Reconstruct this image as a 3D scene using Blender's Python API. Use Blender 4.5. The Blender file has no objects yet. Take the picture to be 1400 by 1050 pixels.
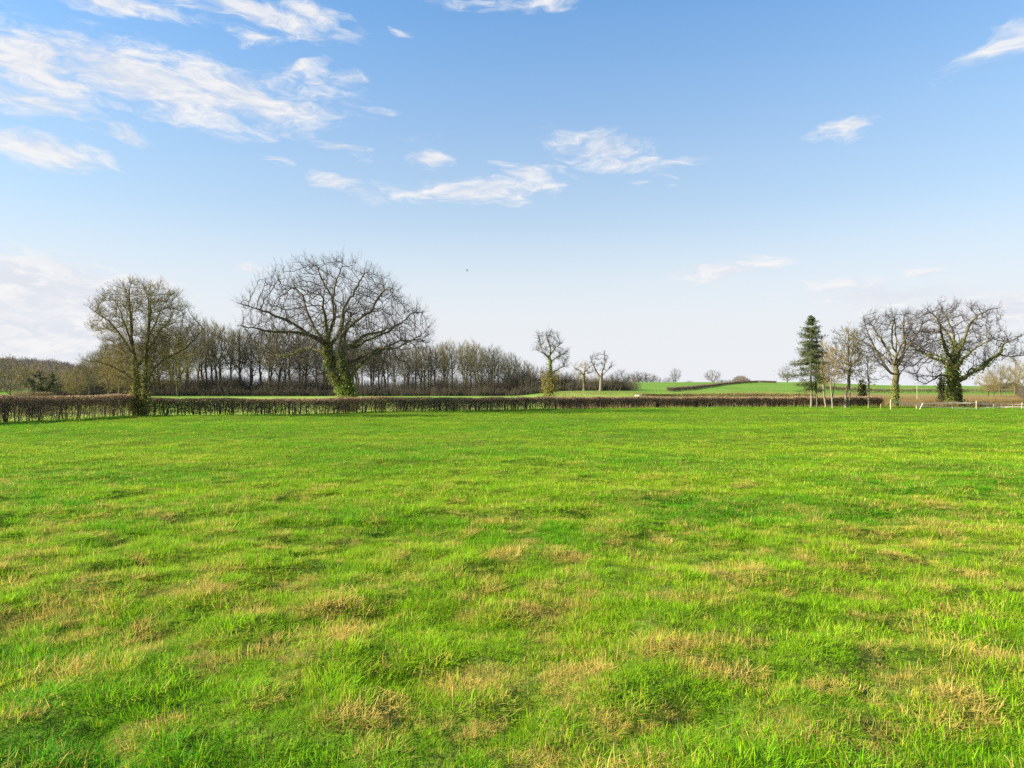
import bpy, math, random
import numpy as np
from mathutils import Vector

R = math.radians
S = bpy.context.scene
COL = S.collection
rng = np.random.default_rng(7)
random.seed(7)

# ------------------------------------------------------------------ camera
CAM_H = 1.7
F = 933.0            # focal length in photo pixels (1400 px wide frame)
CX, HY = 700.0, 538.0
cam_d = bpy.data.cameras.new('camera')
cam = bpy.data.objects.new('camera', cam_d)
COL.objects.link(cam)
cam_d.sensor_width = 36.0
cam_d.lens = F / 1400.0 * 36.0
cam_d.shift_y = 13.0 / 1400.0
cam_d.clip_start = 0.05
cam_d.clip_end = 9000.0
cam.location = (0, 0, CAM_H)
cam.rotation_euler = (R(90), 0, 0)
S.camera = cam

# ------------------------------------------------------------------ sun and exposure
SUN_EL = R(24)
SUN_AZ = R(-97)      # clockwise from +Y (the view direction): the sun stands to the left
sd = Vector((math.sin(SUN_AZ) * math.cos(SUN_EL), math.cos(SUN_AZ) * math.cos(SUN_EL), math.sin(SUN_EL)))
sun_l = bpy.data.lights.new('sun', 'SUN')
sun_l.energy = 5.0
sun_l.angle = R(0.6)
sun_l.color = (1.0, 0.93, 0.80)
sun = bpy.data.objects.new('sun', sun_l)
COL.objects.link(sun)
sun.rotation_euler = sd.to_track_quat('Z', 'Y').to_euler()
S.view_settings.view_transform = 'Standard'
S.view_settings.look = 'None'
S.view_settings.exposure = 1.42
S.view_settings.gamma = 1.0
S.render.engine = 'CYCLES'
S.cycles.max_bounces = 5
S.cycles.diffuse_bounces = 2
S.cycles.transmission_bounces = 4
S.cycles.caustics_reflective = False
S.cycles.caustics_refractive = False
S.cycles.use_denoising = False


# ------------------------------------------------------------------ node helpers
class NT:
    def __init__(self, tree):
        self.t = tree
        self.n = tree.nodes
        self.l = tree.links

    def new(self, kind, **kw):
        nd = self.n.new(kind)
        for k, v in kw.items():
            setattr(nd, k, v)
        return nd

    def put(self, sock, v):
        if hasattr(v, 'is_output') or isinstance(v, bpy.types.NodeSocket):
            self.l.new(v, sock)
        else:
            if sock.type == 'RGBA' and len(v) == 3:
                v = (*v, 1.0)
            sock.default_value = v

    def m(self, op, a, b=0.0, c=0.0, clamp=False):
        nd = self.n.new('ShaderNodeMath')
        nd.operation = op
        nd.use_clamp = clamp
        self.put(nd.inputs[0], a)
        self.put(nd.inputs[1], b)
        self.put(nd.inputs[2], c)
        return nd.outputs[0]

    def vm(self, op, a, b=None):
        nd = self.n.new('ShaderNodeVectorMath')
        nd.operation = op
        self.put(nd.inputs[0], a)
        if b is not None:
            self.put(nd.inputs[1], b)
        return nd.outputs[0]

    def mix(self, f, a, b, blend='MIX'):
        nd = self.n.new('ShaderNodeMix')
        nd.data_type = 'RGBA'
        nd.blend_type = blend
        self.put(nd.inputs['Factor'], f)
        self.put(nd.inputs[6], a)
        self.put(nd.inputs[7], b)
        return nd.outputs[2]

    def noise(self, vec, scale=1.0, detail=4.0, rough=0.55, dist=0.0):
        nd = self.n.new('ShaderNodeTexNoise')
        if vec is not None:
            self.l.new(vec, nd.inputs['Vector'])
        nd.inputs['Scale'].default_value = scale
        nd.inputs['Detail'].default_value = detail
        nd.inputs['Roughness'].default_value = rough
        nd.inputs['Distortion'].default_value = dist
        return nd.outputs['Fac']

    def ss(self, v, lo, hi, a=0.0, b=1.0):
        nd = self.n.new('ShaderNodeMapRange')
        nd.interpolation_type = 'SMOOTHSTEP'
        self.put(nd.inputs['Value'], v)
        self.put(nd.inputs['From Min'], lo)
        self.put(nd.inputs['From Max'], hi)
        self.put(nd.inputs['To Min'], a)
        self.put(nd.inputs['To Max'], b)
        return nd.outputs[0]

    def comb(self, x, y, z):
        nd = self.n.new('ShaderNodeCombineXYZ')
        for i, v in enumerate((x, y, z)):
            self.put(nd.inputs[i], v)
        return nd.outputs[0]


# ------------------------------------------------------------------ world: Nishita sky with fair weather cloud
world = bpy.data.worlds.new('World')
S.world = world
world.use_nodes = True
wt = NT(world.node_tree)
wt.n.clear()
sky = wt.new('ShaderNodeTexSky')
sky.sky_type = 'NISHITA'
sky.sun_disc = False
sky.sun_elevation = SUN_EL
sky.sun_rotation = SUN_AZ
sky.altitude = 100
sky.air_density = 1.0
sky.dust_density = 0.6
sky.ozone_density = 1.6
tc = wt.new('ShaderNodeTexCoord')
sep = wt.new('ShaderNodeSeparateXYZ')
wt.l.new(tc.outputs['Generated'], sep.inputs[0])
dx, dy, dz = sep.outputs
az = wt.m('ARCTAN2', dx, dy)
el = wt.m('ARCSINE', dz)
# wispy domain: stretched along the horizon, warped
wv = wt.comb(wt.m('MULTIPLY', az, 7.0), wt.m('MULTIPLY', el, 20.0), 3.1)
warp1 = wt.noise(wv, 0.9, 3, 0.6)
warp2 = wt.noise(wt.vm('ADD', wv, (17.3, 5.2, 9.1)), 0.9, 3, 0.6)
az_w = wt.m('ADD', az, wt.m('MULTIPLY', wt.m('SUBTRACT', warp1, 0.5), 0.13))
el_w = wt.m('ADD', el, wt.m('MULTIPLY', wt.m('SUBTRACT', warp2, 0.5), 0.055))
fv = wt.comb(wt.m('ADD', wt.m('MULTIPLY', az_w, 11.0), wt.m('MULTIPLY', el_w, 6.0)), wt.m('MULTIPLY', el_w, 42.0), 0.7)
fb = wt.noise(fv, 1.0, 7, 0.62, 0.35)
fv2 = wt.comb(wt.m('MULTIPLY', az_w, 40.0), wt.m('MULTIPLY', el_w, 120.0), 4.7)
fb2 = wt.noise(fv2, 1.0, 5, 0.65, 0.3)
CLOUDS = [  # photo px, py, half width, half height, tilt (deg, clockwise), strength
    (50, 90, 140, 46, 6, 1.1), (190, 108, 200, 46, 8, 1.15), (330, 128, 160, 34, 3, 1.1), (30, 140, 120, 28, 5, .85),
    (440, 108, 70, 14, 10, .5), (330, 10, 150, 24, 6, 1.0), (430, 20, 60, 16, 10, .9), (160, 0, 120, 14, 2, .9),
    (50, 205, 120, 20, 0, .85), (155, 178, 42, 10, 6, .8), (350, 53, 42, 9, 3, .7), (455, 195, 68, 12, 15, .75),
    (475, 252, 48, 13, 14, .7), (593, 219, 28, 10, 0, .8), (645, 265, 120, 19, 0, .95), (720, 243, 52, 18, -4, .7),
    (830, 205, 88, 24, 12, .9), (925, 220, 50, 7, -6, .6), (1155, 178, 62, 15, -4, .85), (1380, 60, 95, 26, -16, .55),
    (690, 4, 95, 9, 0, .7), (45, 395, 175, 50, -3, 1.6), (335, 368, 34, 11, -3, 1.0), (985, 370, 82, 15, -3, .95),
    (1230, 402, 190, 26, 2, .95), (1280, 367, 36, 8, 0, .8), (200, 393, 100, 17, 6, .9), (512, 150, 30, 6, -6, .5),
    (365, 223, 28, 7, 5, .55), (920, 238, 28, 6, 0, .5), (1390, 430, 200, 30, 0, 1.2), (70, 460, 230, 45, 0, 1.3),
    (560, 190, 36, 9, -10, .35), (30, 28, 70, 8, 3, .3), (690, 228, 26, 8, 10, .8), (745, 255, 34, 9, -5, .8), (770, 232, 24, 7, 20, .6),
    (400, 180, 30, 7, 8, .65), (420, 95, 40, 9, -20, .8), (495, 108, 36, 7, 4, .7), (530, 45, 22, 5, 0, .5), (878, 250, 14, 6, 0, .6), (912, 255, 14, 4, 0, .6), (160, 45, 16, 8, 40, .5)]
mask = None
for (px, py, hw, hh, tilt, st) in CLOUDS:
    a0 = math.atan((px - CX) / F)
    ca = math.cos(a0)
    e0 = math.atan((HY - py) / F * ca)
    ra = hw / F * ca * ca
    re = hh / F * ca
    t = R(-tilt)
    ax = wt.m('SUBTRACT', az_w, a0)
    ey = wt.m('SUBTRACT', el_w, e0)
    u = wt.m('ADD', wt.m('MULTIPLY', ax, math.cos(t) / ra), wt.m('MULTIPLY', ey, math.sin(t) / ra))
    v = wt.m('ADD', wt.m('MULTIPLY', ax, -math.sin(t) / re), wt.m('MULTIPLY', ey, math.cos(t) / re))
    d = wt.m('SQRT', wt.m('ADD', wt.m('MULTIPLY', u, u), wt.m('MULTIPLY', v, v)))
    mi = wt.m('MULTIPLY', wt.m('SUBTRACT', 1.25, d), st)
    mask = mi if mask is None else wt.m('SMOOTH_MAX', mask, mi, 0.1)
# other clouds, spread over the part of the sky behind the camera
back = wt.m('MULTIPLY', wt.ss(dy, 0.35, -0.1), wt.ss(fb, 0.5, 0.75, 0.0, 0.8))
mask = wt.m('MAXIMUM', wt.m('MAXIMUM', mask, 0.0), back)
cl = wt.m('ADD', mask, wt.m('ADD', wt.m('MULTIPLY', wt.m('SUBTRACT', fb, 0.52), 2.1), wt.m('MULTIPLY', wt.m('SUBTRACT', fb2, 0.5), 1.3)))
cl = wt.m('MULTIPLY', wt.ss(cl, 0.06, 1.15), wt.ss(mask, 0.0, 0.25))
cl = wt.m('MULTIPLY', cl, wt.ss(el, 0.0, 0.05, 0.5, 0.95))
# pale band of moist air towards the horizon
hz = wt.m('POWER', wt.m('SUBTRACT', 1.0, wt.m('MAXIMUM', el, 0.0), clamp=True), 2.7)
SKY_GAIN = 0.0817
skyc = wt.mix(1.0, sky.outputs[0], wt.mix(wt.ss(el, .15, .55), (0.55, 0.88, 0.93), (0.35, 0.93, 1.24)), 'MULTIPLY')
skyc = wt.mix(wt.m('MULTIPLY', hz, 1.08, clamp=True), skyc, (3.72, 3.82, 4.12))
skyc = wt.mix(wt.ss(el, .27, .07, 0, .8), skyc, (3.90, 3.98, 4.12))
skyc = wt.mix(cl, skyc, wt.mix(wt.ss(wt.m('ADD', fb, wt.m('MULTIPLY', wt.m('SUBTRACT', fb2, .5), .8)), .35, .72), (3.45, 3.6, 3.95), (4.25, 4.22, 4.24)))
bg = wt.new('ShaderNodeBackground')
wt.l.new(skyc, bg.inputs['Color'])
bg.inputs['Strength'].default_value = SKY_GAIN
wo = wt.new('ShaderNodeOutputWorld')
wt.l.new(bg.outputs[0], wo.inputs['Surface'])


# ------------------------------------------------------------------ materials
def new_mat(name):
    m = bpy.data.materials.new(name)
    m.use_nodes = True
    t = NT(m.node_tree)
    t.n.clear()
    out = t.new('ShaderNodeOutputMaterial')
    return m, t, out


def bark_mat(name, c1, c2, scale=1.5, rough=0.9, bump=0.6):
    m, t, out = new_mat(name)
    g = t.new('ShaderNodeNewGeometry')
    oi = t.new('ShaderNodeObjectInfo')
    n1 = t.noise(g.outputs['Position'], scale, 5, 0.65)
    sc = t.vm('MULTIPLY', g.outputs['Position'], (9.0, 9.0, 1.6))
    n2 = t.noise(sc, 1.0, 4, 0.6)
    c = t.mix(t.ss(n1, 0.35, 0.65), c1, c2)
    c = t.mix(t.ss(n2, 0.3, 0.7, 0.0, 0.45 if bump else .15), c, (c1[0] * .45, c1[1] * .45, c1[2] * .45))
    hsv = t.new('ShaderNodeHueSaturation')
    t.l.new(c, hsv.inputs['Color'])
    t.put(hsv.inputs['Value'], t.ss(oi.outputs['Random'], 0, 1, .78, 1.22))
    b = t.new('ShaderNodeBsdfPrincipled')
    t.l.new(hsv.outputs[0], b.inputs['Base Color'])
    b.inputs['Roughness'].default_value = rough
    b.inputs['Specular IOR Level'].default_value = 0.15
    bp = t.new('ShaderNodeBump')
    bp.inputs['Strength'].default_value = bump
    bp.inputs['Distance'].default_value = 0.05
    t.l.new(n2, bp.inputs['Height'])
    t.l.new(bp.outputs[0], b.inputs['Normal'])
    t.l.new(b.outputs[0], out.inputs[0])
    return m


def leaf_mat(name, c1, c2, c3, scale=0.9, trans=0.35):
    m, t, out = new_mat(name)
    g = t.new('ShaderNodeNewGeometry')
    oi = t.new('ShaderNodeObjectInfo')
    n1 = t.noise(g.outputs['Position'], scale, 3, 0.6)
    n2 = t.noise(g.outputs['Position'], scale * 9, 2, 0.6)
    c = t.mix(t.ss(n1, 0.35, 0.65), c1, c2)
    c = t.mix(t.ss(n2, 0.5, 0.68), c, c3)
    hsv = t.new('ShaderNodeHueSaturation')
    t.l.new(c, hsv.inputs['Color'])
    t.put(hsv.inputs['Value'], t.ss(oi.outputs['Random'], 0, 1, .8, 1.2))
    c = hsv.outputs[0]
    d = t.new('ShaderNodeBsdfPrincipled')
    t.l.new(c, d.inputs['Base Color'])
    d.inputs['Roughness'].default_value = 0.6
    d.inputs['Specular IOR Level'].default_value = 0.25
    tr = t.new('ShaderNodeBsdfTranslucent')
    t.l.new(c, tr.inputs[0])
    mx = t.new('ShaderNodeMixShader')
    mx.inputs[0].default_value = trans
    t.l.new(d.outputs[0], mx.inputs[1])
    t.l.new(tr.outputs[0], mx.inputs[2])
    t.l.new(mx.outputs[0], out.inputs[0])
    return m


M = {}
M['oak_bark'] = bark_mat('oak_bark', (0.20, 0.16, 0.085), (0.125, 0.10, 0.068))
M['oak_twig'] = bark_mat('oak_twig', (0.085, 0.067, 0.048), (0.06, 0.047, 0.037), 0.7, bump=0)
M['moss_bark'] = bark_mat('mossy_bark', (0.175, 0.15, 0.052), (0.095, 0.078, 0.044), 0.9)
M['olive_twig'] = bark_mat('olive_twig', (0.235, 0.195, 0.062), (0.16, 0.125, 0.052), 0.5, bump=0)
M['tan_twig'] = bark_mat('tan_twig', (0.30, 0.215, 0.09), (0.22, 0.15, 0.07), 0.5, bump=0)
M['wood_bark'] = bark_mat('woodland_bark', (0.18, 0.16, 0.08), (0.11, 0.098, 0.055), 0.4)
M['wood_twig'] = bark_mat('woodland_twig', (0.155, 0.135, 0.075), (0.10, 0.088, 0.056), 0.15, bump=0)
M['pale_bark'] = bark_mat('pale_bark', (0.31, 0.26, 0.165), (0.21, 0.175, 0.105), 0.8)
M['hedge_stem'] = bark_mat('hedge_stem', (0.15, 0.11, 0.075), (0.10, 0.075, 0.055), 1.0)
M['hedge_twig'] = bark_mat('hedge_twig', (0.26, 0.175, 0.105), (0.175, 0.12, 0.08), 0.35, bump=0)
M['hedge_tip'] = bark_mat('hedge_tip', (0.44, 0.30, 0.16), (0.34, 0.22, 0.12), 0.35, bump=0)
M['scrub_twig'] = bark_mat('scrub_twig', (0.10, 0.084, 0.055), (0.11, 0.088, 0.055), 0.08, bump=0)
M['ivy'] = leaf_mat('ivy_leaf', (0.11, 0.18, 0.03), (0.25, 0.30, 0.05), (0.38, 0.36, 0.085))
M['catkin'] = leaf_mat('catkin', (0.36, 0.29, 0.07), (0.26, 0.20, 0.06), (0.42, 0.30, 0.10), 0.5)
M['conifer'] = leaf_mat('conifer_needle', (0.05, 0.075, 0.022), (0.08, 0.10, 0.028), (0.17, 0.155, 0.045), 0.6, 0.2)
M['dry_leaf'] = leaf_mat('dry_leaf', (0.40, 0.33, 0.06), (0.27, 0.24, 0.055), (0.48, 0.36, 0.08), 0.7)
M['hedge_leaf'] = leaf_mat('hedge_leaf', (0.27, 0.24, 0.06), (0.25, 0.16, 0.07), (0.36, 0.33, 0.08), 0.45)
M['dark_leaf'] = leaf_mat('evergreen_leaf', (0.055, 0.075, 0.025), (0.09, 0.105, 0.035), (0.14, 0.12, 0.045), 0.5)
M['post'] = bark_mat('post_wood', (0.44, 0.36, 0.23), (0.36, 0.28, 0.17), 2.0, bump=0.2)
M['white'] = bark_mat('white_paint', (0.80, 0.79, 0.75), (0.70, 0.69, 0.66), 2.0, bump=0.0)
M['tape'] = bark_mat('weathered_tape', (0.72, 0.66, 0.57), (0.62, 0.57, 0.5), 2.0, bump=0.0)
M['stone'] = bark_mat('pale_stone', (0.52, 0.48, 0.42), (0.44, 0.41, 0.36), 2.0, bump=0.0)
M['bird'] = bark_mat('dark_feather', (0.03, 0.03, 0.035), (0.04, 0.04, 0.045), 9.0, bump=0.0)
M['far_haze'] = bark_mat('hazed_far_twig', (0.27, 0.225, 0.17), (0.21, 0.18, 0.15), 0.05, bump=0.0)  # far twigs, haze of distance put into the colour as a paler tone


# ------------------------------------------------------------------ numeric noise and terrain
def _h(ix, iy, s):
    n = (ix.astype(np.int64) * 374761393 + iy.astype(np.int64) * 668265263 + s * 1442695041) & 0xFFFFFFFF
    n = ((n ^ (n >> 13)) * 1274126177) & 0xFFFFFFFF
    n = n ^ (n >> 16)
    return (n & 0xFFFF) / 65535.0


def vnoise(x, y, s=0):
    x = np.asarray(x, float)
    y = np.asarray(y, float)
    ix, iy = np.floor(x), np.floor(y)
    fx, fy = x - ix, y - iy
    fx = fx * fx * fx * (fx * (fx * 6 - 15) + 10)
    fy = fy * fy * fy * (fy * (fy * 6 - 15) + 10)
    a, b = _h(ix, iy, s), _h(ix + 1, iy, s)
    c, d = _h(ix, iy + 1, s), _h(ix + 1, iy + 1, s)
    return (a * (1 - fx) + b * fx) * (1 - fy) + (c * (1 - fx) + d * fx) * fy


def fbm(x, y, s=0, o=4):
    v, a, t = 0, 1.0, 0.0
    for k in range(o):
        v = v + a * vnoise(x * 2 ** k + 13.7 * k, y * 2 ** k - 7.1 * k, s + k)
        t += a
        a *= 0.5
    return v / t


def sst(v, a, b):
    t = np.clip((np.asarray(v, float) - a) / (b - a), 0, 1)
    return t * t * (3 - 2 * t)


def px_x(px, D):
    return (px - CX) / F * D


# ridge of the hill to the right: photo column -> height at 350 m
def H(x, y):
    x = np.asarray(x, float)
    y = np.asarray(y, float)
    yy = np.maximum(y, 1.0)
    t = x / yy
    r = np.hypot(x, y)
    z = 0.0 * x
    # near field: soft lumps and tussocks, fading with distance
    z = z + (fbm(x / 9.0, y / 7.0, 11, 2) - .5) * 0.24 * sst(r, 2, 12) * (1 - sst(r, 60, 95))
    z = z + (fbm(x / 1.5, y / 1.2, 21, 2) - .5) * 0.15 * (1 - sst(r, 25, 60))
    z = z + (fbm(x / .5, y / .45, 31, 2) - .5) * 0.16 * (1 - sst(r, 9, 24))
    z = z - 0.02
    # meadow behind the hedge, rising a metre towards the wood
    rise = 1.15 + 0.75 * sst(t, 0.0, 0.08) - 1.1 * sst(t, .42, .55)
    z = z + rise * sst(y, 62 + 26 * sst(t, .0, .2), 150)
    # hill to the right
    rt = sst(t, -0.03, 0.12)
    prof = 5.6 - 0.6 * sst(t, 0.42, 0.62) - 1.0 * sst(t, 0.62, 0.8)
    up = sst(y, 118, 355) * 0.75 + 0.25 * np.clip((y - 118) / 237, 0, 1)
    z = z + rt * (prof * up) * (1 - sst(y, 380, 520))
    # wooded hills far to the left
    lf = sst(-t, 0.40, 0.74)
    z = z + lf * (39 + 9 * (fbm(t * 9, t * 0 + .5, 5, 2) - .5)) * sst(y, 330, 900)
    # far knoll
    z = z + 35 * np.exp(-((t - 0.336) / 0.020) ** 2) * sst(y, 1100, 1700)
    return np.where(y < 0.5, z * 0 + (fbm(x / 1.5, y / 1.2, 21, 2) - .5) * 0.15 * (1 - sst(r, 25, 60)) - .02, z)


def gz(x, y):
    return float(H(np.array([x]), np.array([y]))[0])


def ground_hit(px, py, d0=20.0, d1=900.0):
    """first point of the terrain seen along a ray of the photograph"""
    D = np.linspace(d0, d1, 6000)
    X = (px - CX) / F * D
    Z = CAM_H - (py - HY) / F * D
    k = np.argmax(H(X, D) >= Z)
    return float(X[k]), float(D[k])


# line of the hedge that closes the field: (photo column, distance)
HEDGE_A = [(-150, 34.0), (-60, 37.5), (0, 40.5), (60, 43), (103, 45.5), (150, 49), (182, 51.5)]
HEDGE_B = [(185, 52.0), (257, 52.5), (320, 54.5), (400, 56.5), (470, 59), (600, 65), (700, 72), (850, 82), (1000, 86), (1120, 89), (1205, 92)]
HA = np.array([(px_x(p, d), d) for p, d in HEDGE_A])
HB = np.array([(px_x(p, d), d) for p, d in HEDGE_B])
_hx = np.array([p for p, d in HEDGE_A + HEDGE_B] + [1300, 1500, 1700], float)
_hd = np.array([d for p, d in HEDGE_A + HEDGE_B] + [84, 80, 78], float)


def field_edge(x, y):
    """distance at which the near field ends, along the direction of (x, y)"""
    p = CX + F * x / np.maximum(y, 0.5)
    return np.interp(p, _hx, _hd)


# ------------------------------------------------------------------ mesh builders
def make_mesh(name, verts, faces_list, mats, smooth=False, mat_ids=None, attrs=None):
    """faces_list: list of int arrays (n,k)"""
    me = bpy.data.meshes.new(name)
    verts = np.asarray(verts, np.float32)
    me.vertices.add(len(verts))
    me.vertices.foreach_set('co', verts.ravel())
    loops = np.concatenate([f.ravel() for f in faces_list]) if faces_list else np.zeros(0, int)
    sizes = np.concatenate([np.full(len(f), f.shape[1]) for f in faces_list]) if faces_list else np.zeros(0, int)
    me.loops.add(len(loops))
    me.loops.foreach_set('vertex_index', loops.astype(np.int32))
    me.polygons.add(len(sizes))
    starts = np.concatenate([[0], np.cumsum(sizes)[:-1]]) if len(sizes) else np.zeros(0, int)
    me.polygons.foreach_set('loop_start', starts.astype(np.int32))
    for m in mats:
        me.materials.append(m)
    if mat_ids is not None:
        me.polygons.foreach_set('material_index', np.asarray(mat_ids, np.int32))
    if smooth:
        me.polygons.foreach_set('use_smooth', np.ones(len(sizes), bool))
    if attrs:
        for k, (typ, dom, data) in attrs.items():
            a = me.attributes.new(k, typ, dom)
            key = {'FLOAT': 'value', 'INT': 'value', 'FLOAT_VECTOR': 'vector', 'FLOAT_COLOR': 'color'}[typ]
            a.data.foreach_set(key, np.asarray(data, np.int32 if typ == 'INT' else np.float32).ravel())
    me.update(calc_edges=True)
    me.validate()
    return me


class Bag:
    """collects pieces of ONE mesh"""
    def __init__(self):
        self.v, self.f, self.mi, self.n = [], [], [], 0

    def add(self, v, f, mi=0):
        if len(v) == 0:
            return
        self.v.append(np.asarray(v, float))
        self.f.append(np.asarray(f, int) + self.n)
        self.mi.append(np.full(len(f), mi))
        self.n += len(v)

    def mesh(self, name, mats, smooth=False):
        by = {}
        for f, mi in zip(self.f, self.mi):
            by.setdefault(f.shape[1], []).append((f, mi))
        fl, ml = [], []
        for k in by:
            fl.append(np.concatenate([a for a, b in by[k]]))
            ml.append(np.concatenate([b for a, b in by[k]]))
        return make_mesh(name, np.concatenate(self.v), fl, mats, smooth, np.concatenate(ml))


def frames(d):
    d = d / np.maximum(np.linalg.norm(d, axis=1, keepdims=True), 1e-9)
    ref = np.where(np.abs(d[:, 2:3]) > 0.9, np.array([[1.0, 0, 0]]), np.array([[0, 0, 1.0]]))
    u = np.cross(ref, d)
    u /= np.maximum(np.linalg.norm(u, axis=1, keepdims=True), 1e-9)
    return u, np.cross(d, u)


def tubes(p0, p1, r0, r1, d0, d1, n):
    """one tapered n-sided tube per row"""
    k = len(p0)
    if k == 0:
        return np.zeros((0, 3)), np.zeros((0, 4), int)
    a = np.arange(n) / n * 2 * math.pi
    ca, sa = np.cos(a)[None, :, None], np.sin(a)[None, :, None]
    u0, w0 = frames(d0)
    u1 = u0 - d1 / np.linalg.norm(d1, axis=1, keepdims=True) * np.sum(u0 * d1 / np.linalg.norm(d1, axis=1, keepdims=True), axis=1, keepdims=True)
    u1 /= np.maximum(np.linalg.norm(u1, axis=1, keepdims=True), 1e-9)
    w1 = np.cross(d1 / np.linalg.norm(d1, axis=1, keepdims=True), u1)
    A = p0[:, None] + r0[:, None, None] * (ca * u0[:, None] + sa * w0[:, None])
    B = p1[:, None] + r1[:, None, None] * (ca * u1[:, None] + sa * w1[:, None])
    v = np.concatenate([A, B], 1).reshape(-1, 3)
    i = np.arange(n)
    j = (i + 1) % n
    q = np.stack([i, j, j + n, i + n], 1)
    f = (q[None] + (np.arange(k) * 2 * n)[:, None, None]).reshape(-1, 4)
    return v, f


def seg(p0, p1, r0, r1, n=3):
    d = p1 - p0
    return tubes(p0, p1, r0, r1, d, d, n)


def cards(p, size, g, flat=0.0, asp=0.7):
    """small four-cornered leaves with random facing"""
    k = len(p)
    d = g.normal(size=(k, 3))
    d[:, 2] += flat * 3
    u, w = frames(d)
    th = g.uniform(0, 2 * math.pi, (k, 1))
    a = u * np.cos(th) + w * np.sin(th)
    b = -u * np.sin(th) + w * np.cos(th)
    s = np.broadcast_to(np.asarray(size, float), (k,))[:, None] * g.uniform(.6, 1.3, (k, 1))
    v = np.stack([p - a * s, p - b * s * asp, p + a * s, p + b * s * asp], 1).reshape(-1, 3)
    f = np.arange(k * 4).reshape(-1, 4)
    return v, f


def unit(v):
    return v / np.maximum(np.linalg.norm(v, axis=-1, keepdims=True), 1e-9)


# ------------------------------------------------------------------ trees
def resample(pl, step):
    pl = np.asarray(pl, float)
    # smooth (Catmull-Rom) then even spacing
    P = np.vstack([2 * pl[0] - pl[1], pl, 2 * pl[-1] - pl[-2]])
    pts = []
    for i in range(1, len(P) - 2):
        for t in np.linspace(0, 1, 12, endpoint=False):
            a, b, c, d = P[i - 1], P[i], P[i + 1], P[i + 2]
            pts.append(.5 * (2 * b + (c - a) * t + (2 * a - 5 * b + 4 * c - d) * t * t + (3 * b - a - 3 * c + d) * t ** 3))
    pts.append(pl[-1])
    pts = np.array(pts)
    L = np.concatenate([[0], np.cumsum(np.linalg.norm(np.diff(pts, axis=0), axis=1))])
    n = max(1, int(round(L[-1] / step)))
    s = np.linspace(0, L[-1], n + 1)
    return np.stack([np.interp(s, L, pts[:, k]) for k in range(3)], 1)


def grow(skel, attr, g, step=.4, infl=4.0, kill=.6, its=120, jit=.15, up=.05, wob=.0):
    pos, par = [], []
    for pl in skel:
        q = resample(pl, step)
        if wob:
            n = len(q)
            w = np.cumsum(g.normal(0, wob, (n, 3)), 0)
            w -= np.linspace(0, 1, n)[:, None] * w[-1] * .7
            w[0] = 0
            q = q + w
        if not pos:
            pos.append(q[0])
            par.append(-1)
            last = 0
        else:
            P = np.array(pos)
            last = int(np.argmin(np.sum((P - q[0]) ** 2, 1)))
        for p in q[1:]:
            pos.append(p)
            par.append(last)
            last = len(pos) - 1
    P = np.array(pos)
    par = list(par)
    A = attr
    best = np.full(len(A), 1e9)
    idx = np.zeros(len(A), int)

    def upd(new, base):
        d = np.linalg.norm(A[:, None] - new[None], axis=2)
        j = np.argmin(d, 1)
        dm = d[np.arange(len(A)), j]
        m = dm < best
        best[m] = dm[m]
        idx[m] = j[m] + base
    for s in range(0, len(P), 400):
        upd(P[s:s + 400], s)
    alive = best > kill
    for it in range(its):
        act = alive & (best < infl)
        if not act.any():
            break
        acc = np.zeros((len(P), 3))
        np.add.at(acc, idx[act], unit(A[act] - P[idx[act]]))
        src = np.unique(idx[act])
        d = unit(acc[src]) + g.normal(0, jit, (len(src), 3))
        d[:, 2] += up
        new = P[src] + unit(d) * step
        # drop moves that do not get anywhere
        dd = np.linalg.norm(A[act] - P[idx[act]], axis=1)
        base = len(P)
        P = np.vstack([P, new])
        par.extend(src.tolist())
        before = best.copy()
        upd(new, base)
        stuck = act & (best >= before - 1e-6) & (g.random(len(A)) < .5)
        alive &= ~stuck
        alive &= best > kill
    return P, np.array(par)


def radii(P, par, r_root, r_tip):
    n = len(P)
    tips = np.zeros(n)
    has = np.zeros(n, bool)
    has[par[par >= 0]] = True
    tips[~has] = 1
    for i in range(n - 1, 0, -1):
        tips[par[i]] += tips[i]
    e = math.log(max(tips[0], 2)) / math.log(r_root / r_tip)
    r = r_tip * tips ** (1 / e)
    r *= 1 + .55 * np.exp(-np.maximum(P[:, 2] - P[0, 2], 0) / (r_root * 1.3)) * (r > r_root * .4)
    return r, tips


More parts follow.
